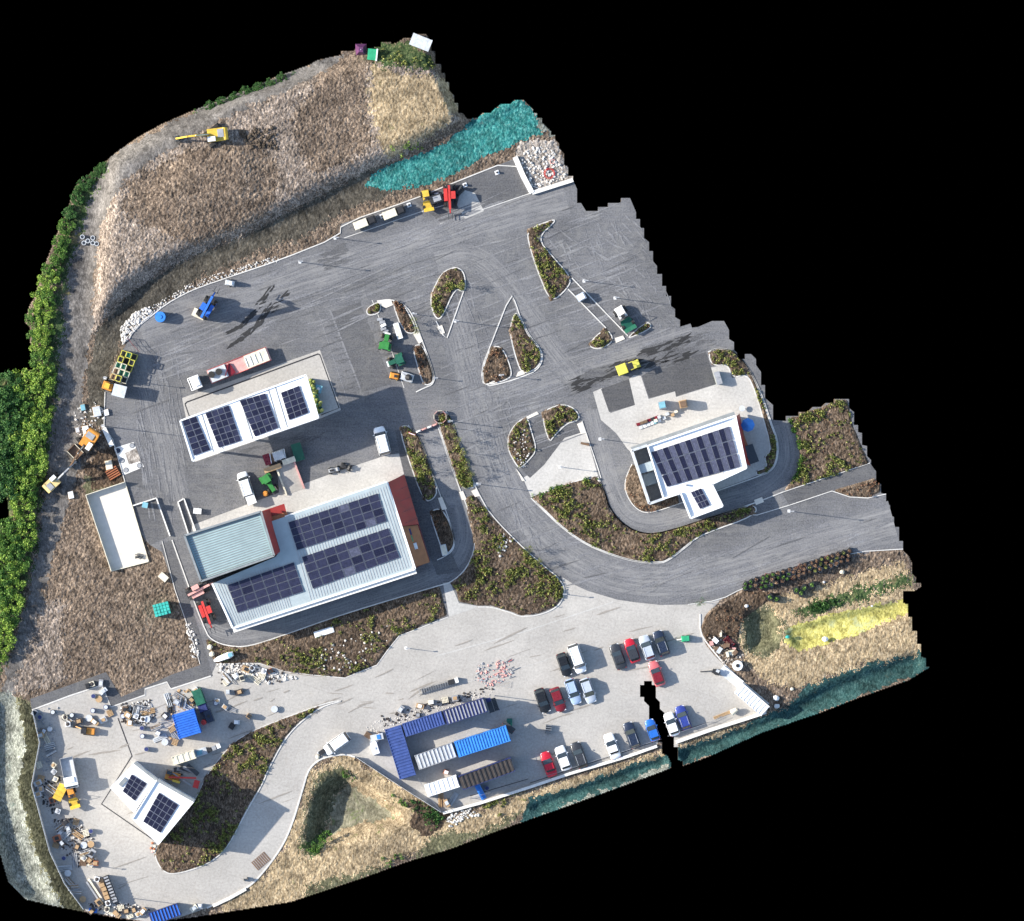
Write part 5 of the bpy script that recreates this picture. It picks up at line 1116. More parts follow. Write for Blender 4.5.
dumper('small yellow dumper at the top bays left of the red telehandler', 427,200,(.2,1),'p_yellow')
dumper('orange dumper right of the yellow skip in the storage yard', 72.5,797,(.3,.95),'p_orange','p_yellow')
t = dumper('white dumper with a green skip near the small wedge beds', 624,318,(.5,.85),'p_white','p_darkgreen'); t.scale=(1.25,1.25,1.2)
t = thing('road_roller', 'yellow articulated road roller on the damp black asphalt', 'road roller', 628.5,367,(.93,-.36))
MB().rod((-1.4,-.85,.65),(-1.4,.85,.65),.65,n=20).build('drum','steel',t); wheels(t,(1.3,),.75,.6,.4,'p_acid'); MB().box(-1.25,0,1.0,1.9,1.9,.35,t=.9).build('front_frame','p_acid',t)
MB().box(1.15,0,.7,1.9,1.5,.95,t=.9).build('engine_cover','p_acid',t); MB().box(0,0,.6,.8,.5,.4).build('articulation','p_black',t)
for sx in (-.1,1.2):
    for sy in (-.7,.7): MB().box(sx,sy,1.5,.06,.06,1.1).build('canopy_post','p_black',t)
MB().box(.3,0,2.6,1.1,1.2,.1).build('canopy','p_black',t)
def lorry(label, px, py, d, L, cabmat, bedmat, name='lorry', tailmat=None):
    t = thing(name, label, 'lorry', px, py, d); f = L/2
    MB().box(-.8,0,.8,L-2.2,.9,.25).build('chassis','steel',t)
    c_ = MB().loft([[(x,-1.2*w,.6),(x,-1.2*w,z),(x,1.2*w,z),(x,1.2*w,.6)] for x,w,z in ((f-2.1,.98,2.9),(f-.5,1,2.9),(f-.1,.97,2.0),(f,.93,1.2))]).build('cab',cabmat,t); MB().box(f-.28,0,1.9,.25,2.1,.75).build('windscreen','glass',c_); MB().box(f-1.5,0,2.9,1.0,1.7,.25,t=.8).build('wind_deflector',cabmat,c_)
    for s in (-1,1): MB().box(f-.4,s*1.35,1.8,.12,.2,.5).build('mirror','p_black',c_); MB().box(f+.02,s*.85,.8,.08,.35,.2).build('headlight','lamp_clear',c_)
    wheels(t, [f-1.3]+[-f+.9+1.3*k for k in range(3 if L > 9 else 2)], 1.0, .5, .35, 'alu')
    return t
t = lorry('long articulated lorry with a white cab and a faded red flatbed trailer', 230,369,(-.93,.37),15.6,'p_white','p_pink')
MB().box(-1.8,0,1.15,11.6,2.5,.25).build('trailer_bed','p_pink',t); MB().box(-5.2,0,1.42,4.2,2.4,.2).build('tail_ramp','p_cream',t)
for k in range(4): MB().box(-5.9+.9*k,0,1.63,.18,1.7,.12).build('ramp_board','p_white',t)
MB().box(2.2,0,1.42,3.2,2.3,.5).build('neck','p_palegrey',t)
for x in (2.0,3.4): MB().rod((x,-.25,1.9),(x,-.25,2.5),.6,n=16).build('spare_tyre','rubber',t)
MB().box(.3,.2,1.42,1.8,2.0,.35,.2).build('winch','car_maroon',t); MB().beam((-.2,-1,1.8),(1.2,.9,2.2),.15,.15).build('tie_beam','car_maroon',t)
for s in (-1,1): MB().box(-1.8,s*1.27,1.2,11.4,.06,.35).build('side_rail','p_red',t)
t = lorry('grey tipper lorry with a white cab in the storage yard', 69.5,772,(.2,.98),5.8,'p_white','p_grey')
MB().box(-.9,0,1.1,3.6,2.3,.15).build('bed','p_palegrey',t)
for s in (-1,1): MB().box(-.9,s*1.15,1.2,3.6,.1,.9).build('side_board','p_grey',t)
MB().box(.9,0,1.2,.1,2.3,1.1).build('headboard','p_grey',t); MB().box(-2.7,0,1.2,.1,2.3,.9).build('tailgate','p_grey',t)
t = thing('skip', 'long yellow skip beside the tipper lorry', 'skip', 60.5,792,(-.5,1)); MB().loft([[(x,-.7,z),(x,.7,z),(x,.8,1.3),(x,-.8,1.3)] for x,z in ((-1.5,.8),(-1.1,0.05),(1.1,.05),(1.5,.8))]).build('body','p_yellow',t)
for k in range(3): MB().box(-.8+.8*k,0,1.3,.12,1.6,.06).build('rib','p_yellow',t)
# trench roller/dumper skip on the soil and frames
t = thing('skip', 'tilted brown steel skip frame between the two excavators', 'skip', 75.5,452,(.7,.7)); MB().box(0,0,.1,2.2,1.9,.15).build('floor','p_brown',t)
for s in (-1,1): MB().box(0,s*.95,.1,2.3,.1,.9).build('side','p_cream',t); MB().box(s*1.1,0,.1,.1,1.9,.9).build('end','p_brown',t)
# cream lighting trailers in the top bays
for lb, x, y in (('cream covered trailer at the left of the top parking bays', 364,223), ('cream covered trailer right of the other cream trailer in the top bays', 393,213)):
    t = thing('covered_trailer', lb, 'trailer', x, y, (.93,-.36), 'cream trailers in the top parking bays'); MB().box(-.6,0,.5,2.6,1.5,1.2,t=.92).build('box_body','p_cream',t); MB().box(1.5,0,.35,1.5,1.5,1.3,t=.8).build('engine_box','p_black',t)
    wheels(t,(-.3,),.8,.32,.2,'alu'); MB().beam((-1.9,0,.5),(-2.9,0,.5),.1,.1).build('drawbar','steel',t); MB().box(1.5,0,1.65,1.0,1.0,.1).build('lid','p_black',t)
t = thing('generator', 'dark generator set just left of the red telehandler', 'generator', 436,199,(.9,-.3)); MB().box(0,0,.3,2.4,1.5,1.3).build('body','p_black',t); MB().box(.2,0,1.6,1.4,1.0,.12).build('cover','p_grey',t); wheels(t,(0,),.8,.3,.15,'alu')
t = thing('plant_attachment', 'dark grab attachment right of the red telehandler', 'machine attachment', 459,191,(.7,-.7)); MB().box(0,0,0,1.6,1.3,1.0,t=.7).build('frame','p_black',t); MB().beam((-.8,0,.9),(.9,.3,1.4),.25,.25).build('arm','steel',t)

# crate stack with chained frames
t0 = None
QS_ = [(122.5,350),(138.5,355),(126,384),(109.5,379)]
for i in range(3):
    for j in range(5):
        x, y = bil(QS_, (i+.5)/3, (j+.5)/5); tall = random.choice((1.4,2.1,2.8,2.8))
        lbs = ['left','middle','right'][i]; rows = ['nearest the red gate rails','second from the red gate rails','third from the red gate rails','fourth from the red gate rails','at the foot of the block'][j]
        t = thing('cage_pallet', f'yellowish cage crate with dark load, {lbs} column, row {rows}', 'crate', x, y, (.9,.32), 'caged crates stacked beside the asphalt')
        mb = MB()
        for sx in (-.45,.45):
            for sy in (-.5,.5): mb.box(sx,sy,0,.09,.09,tall)
        for z in np.arange(.1, tall+.01, .65):
            for s in (-1,1): mb.box(0,s*.5,z-.05,.98,.1,.1); mb.box(s*.45,0,z-.05,.1,1.0,.1)
        mb.build('frame', random.choice(('p_cream','p_acid','p_sand','p_acid')), t); MB().box(0,0,.05,.78,.85,tall-.35).build('load', random.choice(('p_black','p_darkbrown','p_brown','p_darkgreen')), t)
t = thing('spool_rack', 'orange machine head at the lower left of the cage crates', 'machine', 108,386,(.9,.3)); t.name = 'loader'
MB().box(0,0,.6,1.9,1.6,.8,t=.85).build('body','p_orange',t); wheels(t,(-.7,.7),.8,.45,.3,'p_yellow'); c_ = MB().box(-.1,0,1.4,1.0,1.1,.9,t=.85).build('cab','glass',t); MB().box(-.1,0,2.3,.9,1.0,.08).build('cab_roof','p_yellow',c_); MB().beam((.2,.6,1.5),(2.0,.9,1.0),.2,.2).build('arm','steel',t); MB().box(2.1,.6,.4,.6,1.5,.6).build('bucket','steel',t)
t = thing('site_hut', 'square grey white hut right of the orange loader with a dark square shadow', 'hut', 120,391,(.95,.25)); MB().box(0,0,0,2.2,2.0,2.9).build('wall','p_palegrey',t); MB().box(0,0,2.9,2.35,2.15,.1).build('roof','p_palegrey',t); MB().box(1.12,0,.1,.05,.9,2.0).build('door','p_grey',t)

# apron machines and loading ramp
t = thing('loading_ramp', 'pale loading ramp with raised side beams running down to the main apron', 'ramp', 290,477,(.35,.94))
MB().add([(-2.6,-1.6,.0),(2.8,-1.6,.0),(2.8,1.6,.0),(-2.6,1.6,.0),(-2.6,-1.6,1.2),(2.8,-1.6,.05),(2.8,1.6,.05),(-2.6,1.6,1.2)],[(3,2,1,0),(4,5,6,7),(0,1,5,4),(1,2,6,5),(2,3,7,6),(3,0,4,7)]).build('deck','palecon',t)
for s in (-1,1): MB().beam((-2.6,s*1.7,1.35),(2.8,s*1.7,.25),.3,.35).build('side_beam','p_pink' if s>0 else 'p_cream',t)
t = thing('screener', 'cluttered cream and brown screening machine at the head of the loading ramp', 'screening machine', 279,459,(.95,-.33))
MB().box(-1.6,-1.2,.3,3.2,.9,1.6).build('conveyor','p_timber',t); MB().box(1.6,-.9,.3,2.4,1.0,1.3).build('conveyor','p_cream',t); MB().box(-2.0,.6,.3,1.2,2.0,1.4).build('hopper','car_maroon',t); MB().box(.2,.6,.3,2.4,1.8,1.8,t=.8).build('screen_box','p_palegrey',t); MB().box(-.9,.5,.3,1.0,1.5,1.2).build('engine_box','p_brown',t)
for k in range(5): MB().beam((-1.5+k*.9,-.3,1.7),(-1.2+k*.9,1.4,2.1),.12,.12).build('strut',random.choice(('p_white','steel','p_cream')),t)
t = thing('skip', 'dark green skip in the canopy shade right of the screening machine', 'skip', 298,452,(.3,1)); MB().loft([[(x,-.7,z),(x,.7,z),(x,.9,1.2),(x,-.9,1.2)] for x,z in ((-1.6,.8),(-1.1,0.05),(1.1,.05),(1.6,.8))]).build('body','p_darkgreen',t); MB().box(0,0,.5,2.4,1.4,.4).build('load','p_darkbrown',t)
def quad(label, px, py, d, mat, group=None):
    t = thing('quad_bike', label, 'quad bike', px, py, d, group); wheels(t,(-.7,.7),.5,.32,.22,'alu'); MB().loft([[(x,-w,.5),(x,w,.5),(x,w*.7,z),(x,-w*.7,z)] for x,w,z in ((-1,.35,.8),(-.4,.45,.9),(.2,.3,.8),(.7,.45,1.0),(1,.3,.8))]).build('body',mat,t); MB().box(-.35,0,.88,.8,.35,.12).build('seat','p_black',t); MB().rod((.4,-.4,1.15),(.4,.4,1.15),.03).build('handlebar','steel',t); return t
quad('dark quad bike on the apron edge with white rear panel', 334,470,(.95,-.2),'p_grey'); quad('smaller dark quad bike just right of the other on the apron edge', 346,467,(.9,.3),'p_black')
t = thing('handcart', 'small white cart at the left end of the apron near the planter wall', 'cart', 197.5,511,(1,.1)); MB().box(0,0,.3,1.3,.9,.6,t=1.1).build('tray','p_white',t); wheels(t,(.1,),.5,.25,.12,'alu'); MB().beam((-.6,0,.6),(-1.2,0,1.1),.06,.06).build('handle','steel',t)
t = thing('utility_cabinet', 'small blue grey cabinet in the parking bay at the left of the apron', 'cabinet', 145.5,505,(1,.2)); MB().box(0,0,0,.9,.9,2.3).build('body','p_palegrey',t); MB().box(0,0,2.3,1,1,.08).build('cap','p_cyan',t)
t = thing('generator', 'white and blue generator box on the slanting path of the top right car park', 'generator', 581,297,(.9,-.5)); MB().box(0,0,.3,1.6,1.3,1.2).build('body','car_silver',t); MB().box(0,0,1.5,1.2,1.0,.1).build('cover','p_white',t); wheels(t,(0,),.7,.28,.15,'alu')
t = thing('planter_trough', 'long white rectangular trough by the dividing line above the green tractors', 'trough', 398,331,(.3,.95)); MB().box(0,0,0,2.9,1.0,.55).build('body','p_white',t); MB().box(0,0,.5,2.6,.7,.07).build('fill','p_cream',t)
t = thing('pallet_stack', 'cluttered white stack of boards left of the white trough', 'pallets', 383,326,(.3,.95)); 
for k in range(5): MB().box(-1.3+.6*k,random.uniform(-.2,.2),0,.5,1.0,random.uniform(.3,.9),random.uniform(-.4,.4)).build('bundle',random.choice(('p_white','p_palegrey','p_grey')),t)
t = thing('mower', 'orange and yellow mower below the two green tractors', 'mower', 394.5,376,(.9,.2)); MB().box(0,0,.3,1.7,1.2,.7,t=.8).build('body','p_orange',t); MB().box(.2,0,1.0,.5,.5,.4).build('seat','p_black',t); wheels(t,(-.6,.6),.6,.3,.22,'p_yellow')
t = thing('mixer', 'grey black mixing machine right of the orange and yellow mower', 'mixer', 407,377,(.9,.3)); MB().box(0,0,.3,2.4,1.6,.7,t=.85).build('body','p_palegrey',t); MB().rod((.2,0,1.0),(.7,0,1.9),.6,.35,14).build('drum','p_black',t); wheels(t,(-.8,.8),.7,.35,.2,'alu'); MB().beam((-1.2,.5,.9),(1.2,-.5,1.3),.15,.15).build('arm','p_grey',t)
# courtyard-building apron items
for lb, x, y, m1, m2 in (('grey blue bin store box on the right apron', 662,405,'p_grey','p_cyan'), ('pale brown crate with a mixed load on the right apron', 683,404,'p_timber','p_brown')):
    t = thing('crate', lb, 'crate', x, y, (.95,-.2)); MB().box(0,0,0,1.4,1.4,1.9).build('body',m1,t); MB().box(0,0,1.9,1.1,1.1,.12).build('load',m2,t)
t = thing('timber_stack', 'long dark and blue stack of boards lying on the right apron', 'boards', 648,422,(.93,-.35))
for k in range(6): MB().box(-1.8+.7*k,.25,.0,.65,.5,random.uniform(.3,.6),random.uniform(-.1,.1)).build('board',random.choice(('p_black','p_brown','car_maroon')),t); MB().box(-1.5+.7*k,-.45,0,.62,.6,.2).build('board',random.choice(('p_cyan','p_white','p_palegrey')),t)
t = thing('brick_pallet', 'beige brick pallets beside the long stack of boards', 'bricks', 665,417,(.93,-.35))
for k in range(6): MB().box(-1.8+.8*k,random.uniform(-.4,.4),0,.6,.55,random.uniform(.3,.9)).build('pack',random.choice(('p_timber','p_cream','p_palegrey')),t)
t = thing('bin', 'grey green bin group at the top corner of the right apron', 'bins', 718,378,(.3,1))
for k in range(2): b_ = MB().box(-.6+1.2*k,0,0,1.0,.9,1.3,t=1.1,tx=1.1).build('bin_body','p_darkgreen',t); MB().box(-.6+1.2*k,0,1.3,1.15,1.0,.1).build('lid','p_grey',b_)
t = thing('parasol', 'round vivid blue parasol on the shaded terrace by the red wall', 'parasol', 747.5,425); MB().rod((0,0,0),(0,0,2.4),.04).build('pole','pole',t)
MB().add([(1.25*math.cos(k*math.pi/4),1.25*math.sin(k*math.pi/4),2.1) for k in range(8)]+[(0,0,2.65)],[(k,(k+1)%8,8) for k in range(8)]).build('canopy','p_bright',t)
t = thing('table', 'small round grey table at the north end of the shaded terrace', 'table', 742,408.5); MB().rod((0,0,.7),(0,0,.75),.55,n=16).build('tabletop','p_palegrey',t); MB().rod((0,0,0),(0,0,.7),.06).build('leg','steel',t)
t = thing('bench', 'thin bench frame near the right edge of the white terrace', 'bench', 585,444,(.9,.2)); MB().box(0,0,.42,1.6,.4,.05).build('seat','p_brown',t); 
for s in (-.65,.65): MB().box(s,0,0,.06,.4,.42).build('leg','steel',t)
MB().box(0,.2,.5,1.6,.05,.4).build('backrest','p_brown',t)

# teal crate stack etc. on the brown field
t = thing('crate_stack', 'turquoise stack of plastic crates on the brown field by the service path', 'crates', 162,609,(.95,-.25))
for i in range(5):
    for j in range(4): MB().box(-1.15+.58*i,-.85+.57*j,0,.5,.5,2.2+random.uniform(-.1,.1)).build('crate','p_teal',t)
t = thing('timber_crate', 'pale timber crate on the brown field above the turquoise crates', 'crate', 163.5,577,(.7,.6)); MB().box(0,0,0,1.6,1.1,.7).build('body','p_cream',t); MB().box(0,0,.7,1.65,1.15,.06).build('lid','p_cream',t)
for lb, x, y, m_, s_ in (('pale blue square pallet left of the kerb above the orange excavator', 97,411.5,'p_palegrey',1.0), ('thin pale blue bag on the edge of the dirt track', 83,407.5,'p_cyan',.6), ('white rubble bag just right of the kerb', 106.5,412.5,'p_white',.6), ('heap of white bags above the orange excavator', 86,430,'p_white',.8), ('narrow white board on the dirt track', 77.5,430,'p_palegrey',.5), ('white plank lying near the storage bay corner', 71,495,'p_white',.7),('pinkish white pallet beside the dark soil heap', 109,465,'p_cream',.9)):
    t = thing('pallet', lb, 'pallet', x, y, (.2,.95)); MB().box(0,0,0,1.9*s_,1.4*s_,.5*s_+.1,t=.9).build('load',m_,t); MB().box(0,0,0,2.0*s_,1.5*s_,.1).build('base','p_timber',t)
t = thing('timber_stack', 'rusty brown bars stacked beside the pinkish white pallet', 'bars', 113,473,(.85,-.5))
for k in range(5): MB().box(0,-.8+.4*k,0,2.2,.22,.35).build('bar','p_terracotta',t)
for i, (x, y) in enumerate([(82.5,237),(88,241),(93,243),(97,244),(84,243),(93,238)]):
    tt = thing('concrete_ring', ['pale ring at the upper left of the ring group','pale ring in the middle of the ring group','pale ring right of the middle of the ring group','pale ring at the right end of the ring group','pale ring at the lower left of the ring group','pale ring at the top right of the ring group'][i]+' on the dirt track', 'concrete ring', x, y, group='rings lying on the dirt track')
    mb = MB(); mb.loft([[(r*math.cos(a), r*math.sin(a), z) for a in [k*math.pi/8 for k in range(16)]] for r, z in ((.42,0),(.42,.6),(.3,.6),(.3,.05))], False); mb.build('ring','p_palegrey',tt); MB().rod((0,0,.02),(0,0,.08),.3,n=16).build('floor','p_grey',tt)
# top edge things
t = thing('gazebo', 'purple folded tent at the top rim of the field', 'tent', 361,50,(1,0)); MB().box(0,0,0,2.0,2.2,1.6,t=.4,tx=.4).build('cover','p_purple',t); MB().rod((0,0,1.5),(0,0,2.2),.06).build('pole','p_white',t)
t = thing('container', 'bright green container at the top rim of the field', 'container', 372,55,(1,.1)); MB().box(0,0,0,1.5,2.0,1.6).build('body','p_emerald',t); MB().box(.9,0,0,.25,2.2,1.7).build('door_frame','p_white',t)
t = thing('site_hut', 'pale lilac hut roof at the topmost tip of the field', 'hut', 421,43,(1,.4)); MB().box(0,0,0,3.4,2.0,1.8).build('wall','p_palegrey',t); MB().box(0,0,1.8,3.7,2.2,.15).build('roof','p_palegrey',t)
t = thing('life_ring', 'red rope ring lying on the stony corner at the top right', 'hose coil', 549.5,173.5)
for r in (.95,.75): MB().loft([[(rr*math.cos(a), rr*math.sin(a), z) for a in [k*math.pi/10 for k in range(20)]] for rr, z in ((r+.06,.1),(r,.22),(r-.06,.1))], False).build('coil','p_red',t)
t.name = 'hose_coil'
t = thing('hose_coil', 'small reddish coil above the red rope ring', 'hose coil', 552.5,161.5); MB().loft([[(rr*math.cos(a), rr*math.sin(a), z) for a in [k*math.pi/10 for k in range(20)]] for rr, z in ((.5,.1),(.42,.25),(.34,.1))], False).build('coil','p_pink',t)

# ================================================================ car park corner
t = thing('ride_on_sweeper', 'emerald green small machine right of the navy car', 'sweeper', 685.5,638.5,(-1,.1)); MB().box(0,0,.3,1.5,1.1,1.0,t=.8,tx=.8).build('body','p_emerald',t); wheels(t,(-.4,.4),.5,.25,.18,'p_black'); MB().beam((.7,0,.6),(1.6,.1,.3),.1,.1).build('drawbar','p_white',t)
t = tank('round white tank with dark hatch on the soil by the white container', 737.5,665.5,'p_white',.95,1.0,lid='p_black')
t = thing('scrap_pallets', 'pink and white pallets and boards heaped at the car park corner', 'pallets', 724,647,(.7,.7))
for k in range(12): MB().box(random.uniform(-2.2,2.2),random.uniform(-1.2,1.2),0,random.uniform(.5,1.3),random.uniform(.3,.8),random.uniform(.2,.8),random.uniform(0,3)).build('board',random.choice(('p_pink','p_cream','p_palegrey','p_white','p_brown')),t)
t = thing('barrier', 'crimson striped barrier panel leaning by the heap of pallets', 'barrier', 729,642,(.65,.75))
for k in range(4): MB().box(0,-.45+.3*k,.3,2.0,.08,.12).build('rail','car_maroon',t)
for s in (-.9,.9): MB().box(s,0,0,.1,1.3,.5).build('foot','car_maroon',t)
t = thing('mobile_pump', 'dark spiky pump with a hose trailing over the concrete', 'pump', 716,672,(.9,.4)); MB().box(0,0,.2,1.4,.8,.8).build('body','p_black',t); wheels(t,(0,),.45,.25,.12,'alu'); MB().beam((-.6,0,.4),(-2.6,-1.1,.1),.16,.12).build('hose','p_black',t); MB().box(.2,.3,1.0,.6,.5,.2).build('tank','p_palegrey',t)
for lb, x, y, m_, k in (('white sacks at the tip of the bank below the white container', 776,698,'p_white',1.0), ('pale sheet crumpled beside the white sacks', 777,706,'p_palegrey',.9), ('white sack in the yellow gravel strip', 825,639,'p_white',1.0), ('small green bucket at the left end of the yellow strip', 787.5,637,'p_teal',.7),('white board on the dark mulch above the olive hollow', 746.5,606,'p_white',.6),('pinkish timber box on the soil below the row of pots', 842,572,'p_cream',.8),('white sack on the soil strip below the pots', 824,582,'p_white',.4),('pale sack lying in the straw near the bottom bank', 792,689,'p_cream',.6),('small white box on the ridge of the straw bank', 872,606,'p_white',.35)):
    t = thing('sack', lb, 'sack', x, y); MB().blob((0,0,.3*k),.6*k,.5*k,.35*k).build('body',m_,t); MB().rod((0,0,.5*k),(0,.1,.8*k),.12*k,.2*k).build('neck',m_,t)
t = thing('timber_stack', 'yellowish planks lying by the low wall right of the deep blue car', 'planks', 722,715,(.9,-.35))
for k in range(3): MB().box(0,-.2+.2*k,0,3.2,.14,.12+.04*k).build('plank','p_timber',t)
t = thing('mobile_mixer', 'cream drum mixer beside the yellowish planks', 'mixer', 734,711,(.8,-.6)); MB().rod((-.5,0,.6),(.6,0,1.0),.6,.35,12).build('drum','p_cream',t); MB().box(0,0,0,.9,.7,.4).build('stand','steel',t)
# potted trees along the road
POT0 = {}
def pot(px, py, label, leaf, tub, sc, hgt):
    key = (leaf, tub)
    if key not in POT0:
        t = bpy.data.objects.new('potted_shrub', None); C.objects.link(t); MB().box(0,0,0,1.0,1.0,.75,t=1.1,tx=1.1).build('pot', tub, t); MB().box(0,0,.76,.98,.98,.03).build('compost','p_black',t)
        r = np.random.default_rng(len(POT0)); 
        def pf(rr, n): d = rr.normal(size=(n,3)); d /= np.linalg.norm(d,axis=1)[:,None]; return np.array([0,0,1.25])+d*(rr.random((n,1))**.5)*np.array([.42,.42,.6])
        co, q = leaf_quads(70, pf, .12, len(POT0)+5, .8); c = bpy.data.objects.new('foliage', np_mesh('foliage', co, q, leaf)); C.objects.link(c); c.parent = t; POT0[key] = t; r_ = t
    else:
        r_ = POT0[key].copy(); C.objects.link(r_)
        for ch in POT0[key].children: c = ch.copy(); C.objects.link(c); c.parent = r_
    r_.location = W(px, py, gz(px, py)); r_.rotation_euler = (0,0,random.uniform(0,6)); r_.scale = (sc, sc, hgt); return setp(r_, label, 'potted shrub', 'potted shrubs lined up along the road edge')
ROWN = ['upper', 'middle', 'lower']
for i in range(20):
    x = 746+i*5.4; y0 = 583.5-i*1.72
    for j in range(3 if i > 2 else 2):
        leaf = ('leaf_mid' if i < 9 else 'leaf_rust') if random.random() < .6 else ('leaf_rust' if i < 12 else 'leaf_bed'); nm = {'leaf_mid':'green','leaf_rust':'rusty','leaf_bright':'yellow green','leaf_bed':'olive'}[leaf]
        pot(x+random.uniform(-.8,.8)-j*.9, y0+j*4.6+random.uniform(-.6,.6), f'{nm} potted shrub, {ORD[i]} from the left in the {ROWN[j]} line of pots', leaf, random.choice(('p_darkbrown','p_black','p_terracotta','p_brown','p_grey')) , random.uniform(.72,.9), random.uniform(.7,1.2))
for i, (x, y) in enumerate([(770,597),(776,599),(796,590),(801,593),(804,588),(812,585)]):
    pot(x, y, f'green potted shrub, {ORD[i]} from the left in the loose group below the lines of pots', 'leaf_mid', 'p_black', 1.1, .9)

# ================================================================ street lamps and little bollards
LAMP = None
def lamp(px, py, label, h=5.2, d=(1,0)):
    global LAMP
    if LAMP is None:
        t = bpy.data.objects.new('street_lamp', None); C.objects.link(t); MB().rod((0,0,0),(0,0,5.2),.075,.045,8).build('pole','pole',t); MB().box(.35,0,5.2,.75,.22,.09).build('lamp_head','p_grey',t); MB().box(0,0,0,.5,.5,.06).build('base_plate','p_white',t); LAMP = t
    else: t = dup(LAMP, px, py)
    t.location = W(px, py, gz(px, py)); t.rotation_euler = (0,0,math.atan2(-d[1], d[0])); t.scale = (1,1,h/5.2); return setp(t, label, 'street lamp', 'street lamps round the site')
for x, y, h, lb in [(413,314,1.6,'short lamp at the kerb of the tractor bay'),(455,321,5,'lamp on the path of the almond shaped island'),(584,281,4.4,'lamp on the slanting path above the white generator'),(615,298,5.4,'lamp at the car park edge left of the white dumper'),(434,378,2.3,'lamp at the bottom tip of the tractor bay kerb'),
  (477,484,4.8,'lamp at the tip of the bright green strip bed'),(449,421,4.4,'lamp at the top of the bright green strip bed'),(789,511,6.6,'lamp on the main road edge at the right'),(115,896,9.2,'tall lamp at the bottom left yard edge'),(406,648,2.6,'lamp at the upper edge of the concrete above the compound'),
  (103,426,7.6,'tall lamp at the left kerb above the white slab'),(300,262,6.2,'lamp on the top kerb near the middle'),(105,378,7,'lamp behind the loader'),(563,594,2.5,'lamp at the tip of the teardrop bed'),(560,467,3.2,'lamp in the middle of the white terrace'),(500,375,3.4,'lamp at the foot of the pointed traffic island'),
  (335,238,4.0,'lamp at the left end of the top parking bays'),(600,439,5.2,'lamp at the left rim of the right apron'),(90,865,3,'lamp among the pallets at the lower left')]:
    lamp(x, y, lb, h)
for i, (x, y) in enumerate([(382,216),(409,205),(437,195),(465,185),(497,172.5)]):
    t = thing('tree_grate', ['white square collar at the left cream trailer','white square collar right of the right cream trailer','white square collar by the dark generator','white square collar right of the red telehandler','white square collar alone near the end of the top bays'][i], 'post collar', x, y, (.93,-.36), 'square collars along the top bays'); t.name = 'post_collar'
    MB().box(0,0,0,.75,.75,.12).build('collar','p_white',t); MB().box(0,0,.12,.3,.3,.5).build('post','p_black',t)
# ================================================================ storage yard clutter
def clutter(kind, px, py, ang, rnd, label, group):
    d = (math.cos(ang), math.sin(ang)); R = rnd
    if kind == 'pallet_stack':
        t = thing('pallet_stack', label, 'pallets', px, py, d, group); m = R.choice(('p_timber','p_cream','p_brown')); n = R.randint(2,6); mb = MB()
        for k in range(n):
            for s in range(5): mb.box(-.5+.25*s,0,.14*k+.09,.16,1.0,.03)
            for s in (-.45,0,.45): mb.box(0,s,.14*k,1.15,.1,.09)
        mb.build('boards', m, t)
    elif kind == 'bulk_bag':
        t = thing('bulk_bag', label, 'bag', px, py, d, group); MB().box(0,0,0,.95,.95,.85,t=.92,tx=.95).build('body',R.choice(('p_white','p_cream','p_palegrey')),t); MB().blob((0,0,.8),.4,.4,.18).build('fill',R.choice(('p_grey','p_timber','p_darkbrown')),t)
    elif kind == 'drum':
        t = thing('drum', label, 'drum', px, py, d, group); c = R.choice(('p_grey','p_grey','p_darkbrown','p_black','p_navy','p_palegrey')); MB().rod((0,0,0),(0,0,.9),.45,n=14).build('body',c,t); MB().rod((0,0,.9),(0,0,.94),.36,n=14).build('lid','p_palegrey' if c != 'p_grey' else 'p_navy',t)
    elif kind == 'cable_reel':
        t = thing('cable_reel', label, 'reel', px, py, d, group); MB().rod((0,0,.15),(0,0,.55),.35,n=14).build('core','p_black',t)
        for z in (.08,.58): MB().rod((0,0,z),(0,0,z+.07),.62,n=16).build('flange',R.choice(('p_timber','p_palegrey')),t)
    elif kind == 'pipe_bundle':
        t = thing('pipe_bundle', label, 'pipes', px, py, d, group); m = R.choice(('p_black','p_palegrey','p_palegrey','p_grey','p_timber','p_cream'))
        for k in range(6): MB().rod((-1.3,-.4+.16*k,.12+.1*(k%2)),(1.3,-.4+.16*k+R.uniform(-.1,.1),.12+.1*(k%2)),.07,n=6).build('pipe',m,t)
    elif kind == 'crate':
        t = thing('crate', label, 'crate', px, py, d, group); m = R.choice(('p_timber','p_grey','p_brown','p_black','p_darkbrown','p_palegrey','p_cream','p_timber','p_grey','p_terracotta')); h = R.uniform(.5,1.3); MB().box(0,0,0,R.uniform(.8,1.6),R.uniform(.7,1.1),h).build('body',m,t); MB().box(R.uniform(-.1,.1),0,h,.7,.6,.12).build('load',R.choice(('p_white','p_palegrey','p_timber','p_black')),t)
    else:
        t = thing('scaffold_rack', label, 'rack', px, py, d, group); mb = MB(); h = R.uniform(.9,1.5)
        for sx in (-.8,.8):
            for sy in (-.5,.5): mb.box(sx,sy,0,.08,.08,h)
        mb.box(0,-.5,h-.1,1.7,.08,.08); mb.box(0,.5,h-.1,1.7,.08,.08); mb.build('frame',R.choice(('p_palegrey','steel','p_grey')),t)
        for k in range(5): MB().rod((-1.0,-.35+.17*k,.3),(1.0,-.35+.17*k,R.uniform(.3,.7)),.05,n=6).build('tube',R.choice(('pole','p_white','p_timber')),t)
    return t
R = random.Random(99)
KIND_L = dict(pallet_stack='stack of timber pallets', bulk_bag='filled builder bag', drum='round drum', cable_reel='wooden cable reel', pipe_bundle='bundle of pipes', crate='loaded crate', scaffold_rack='steel rack of tubes')
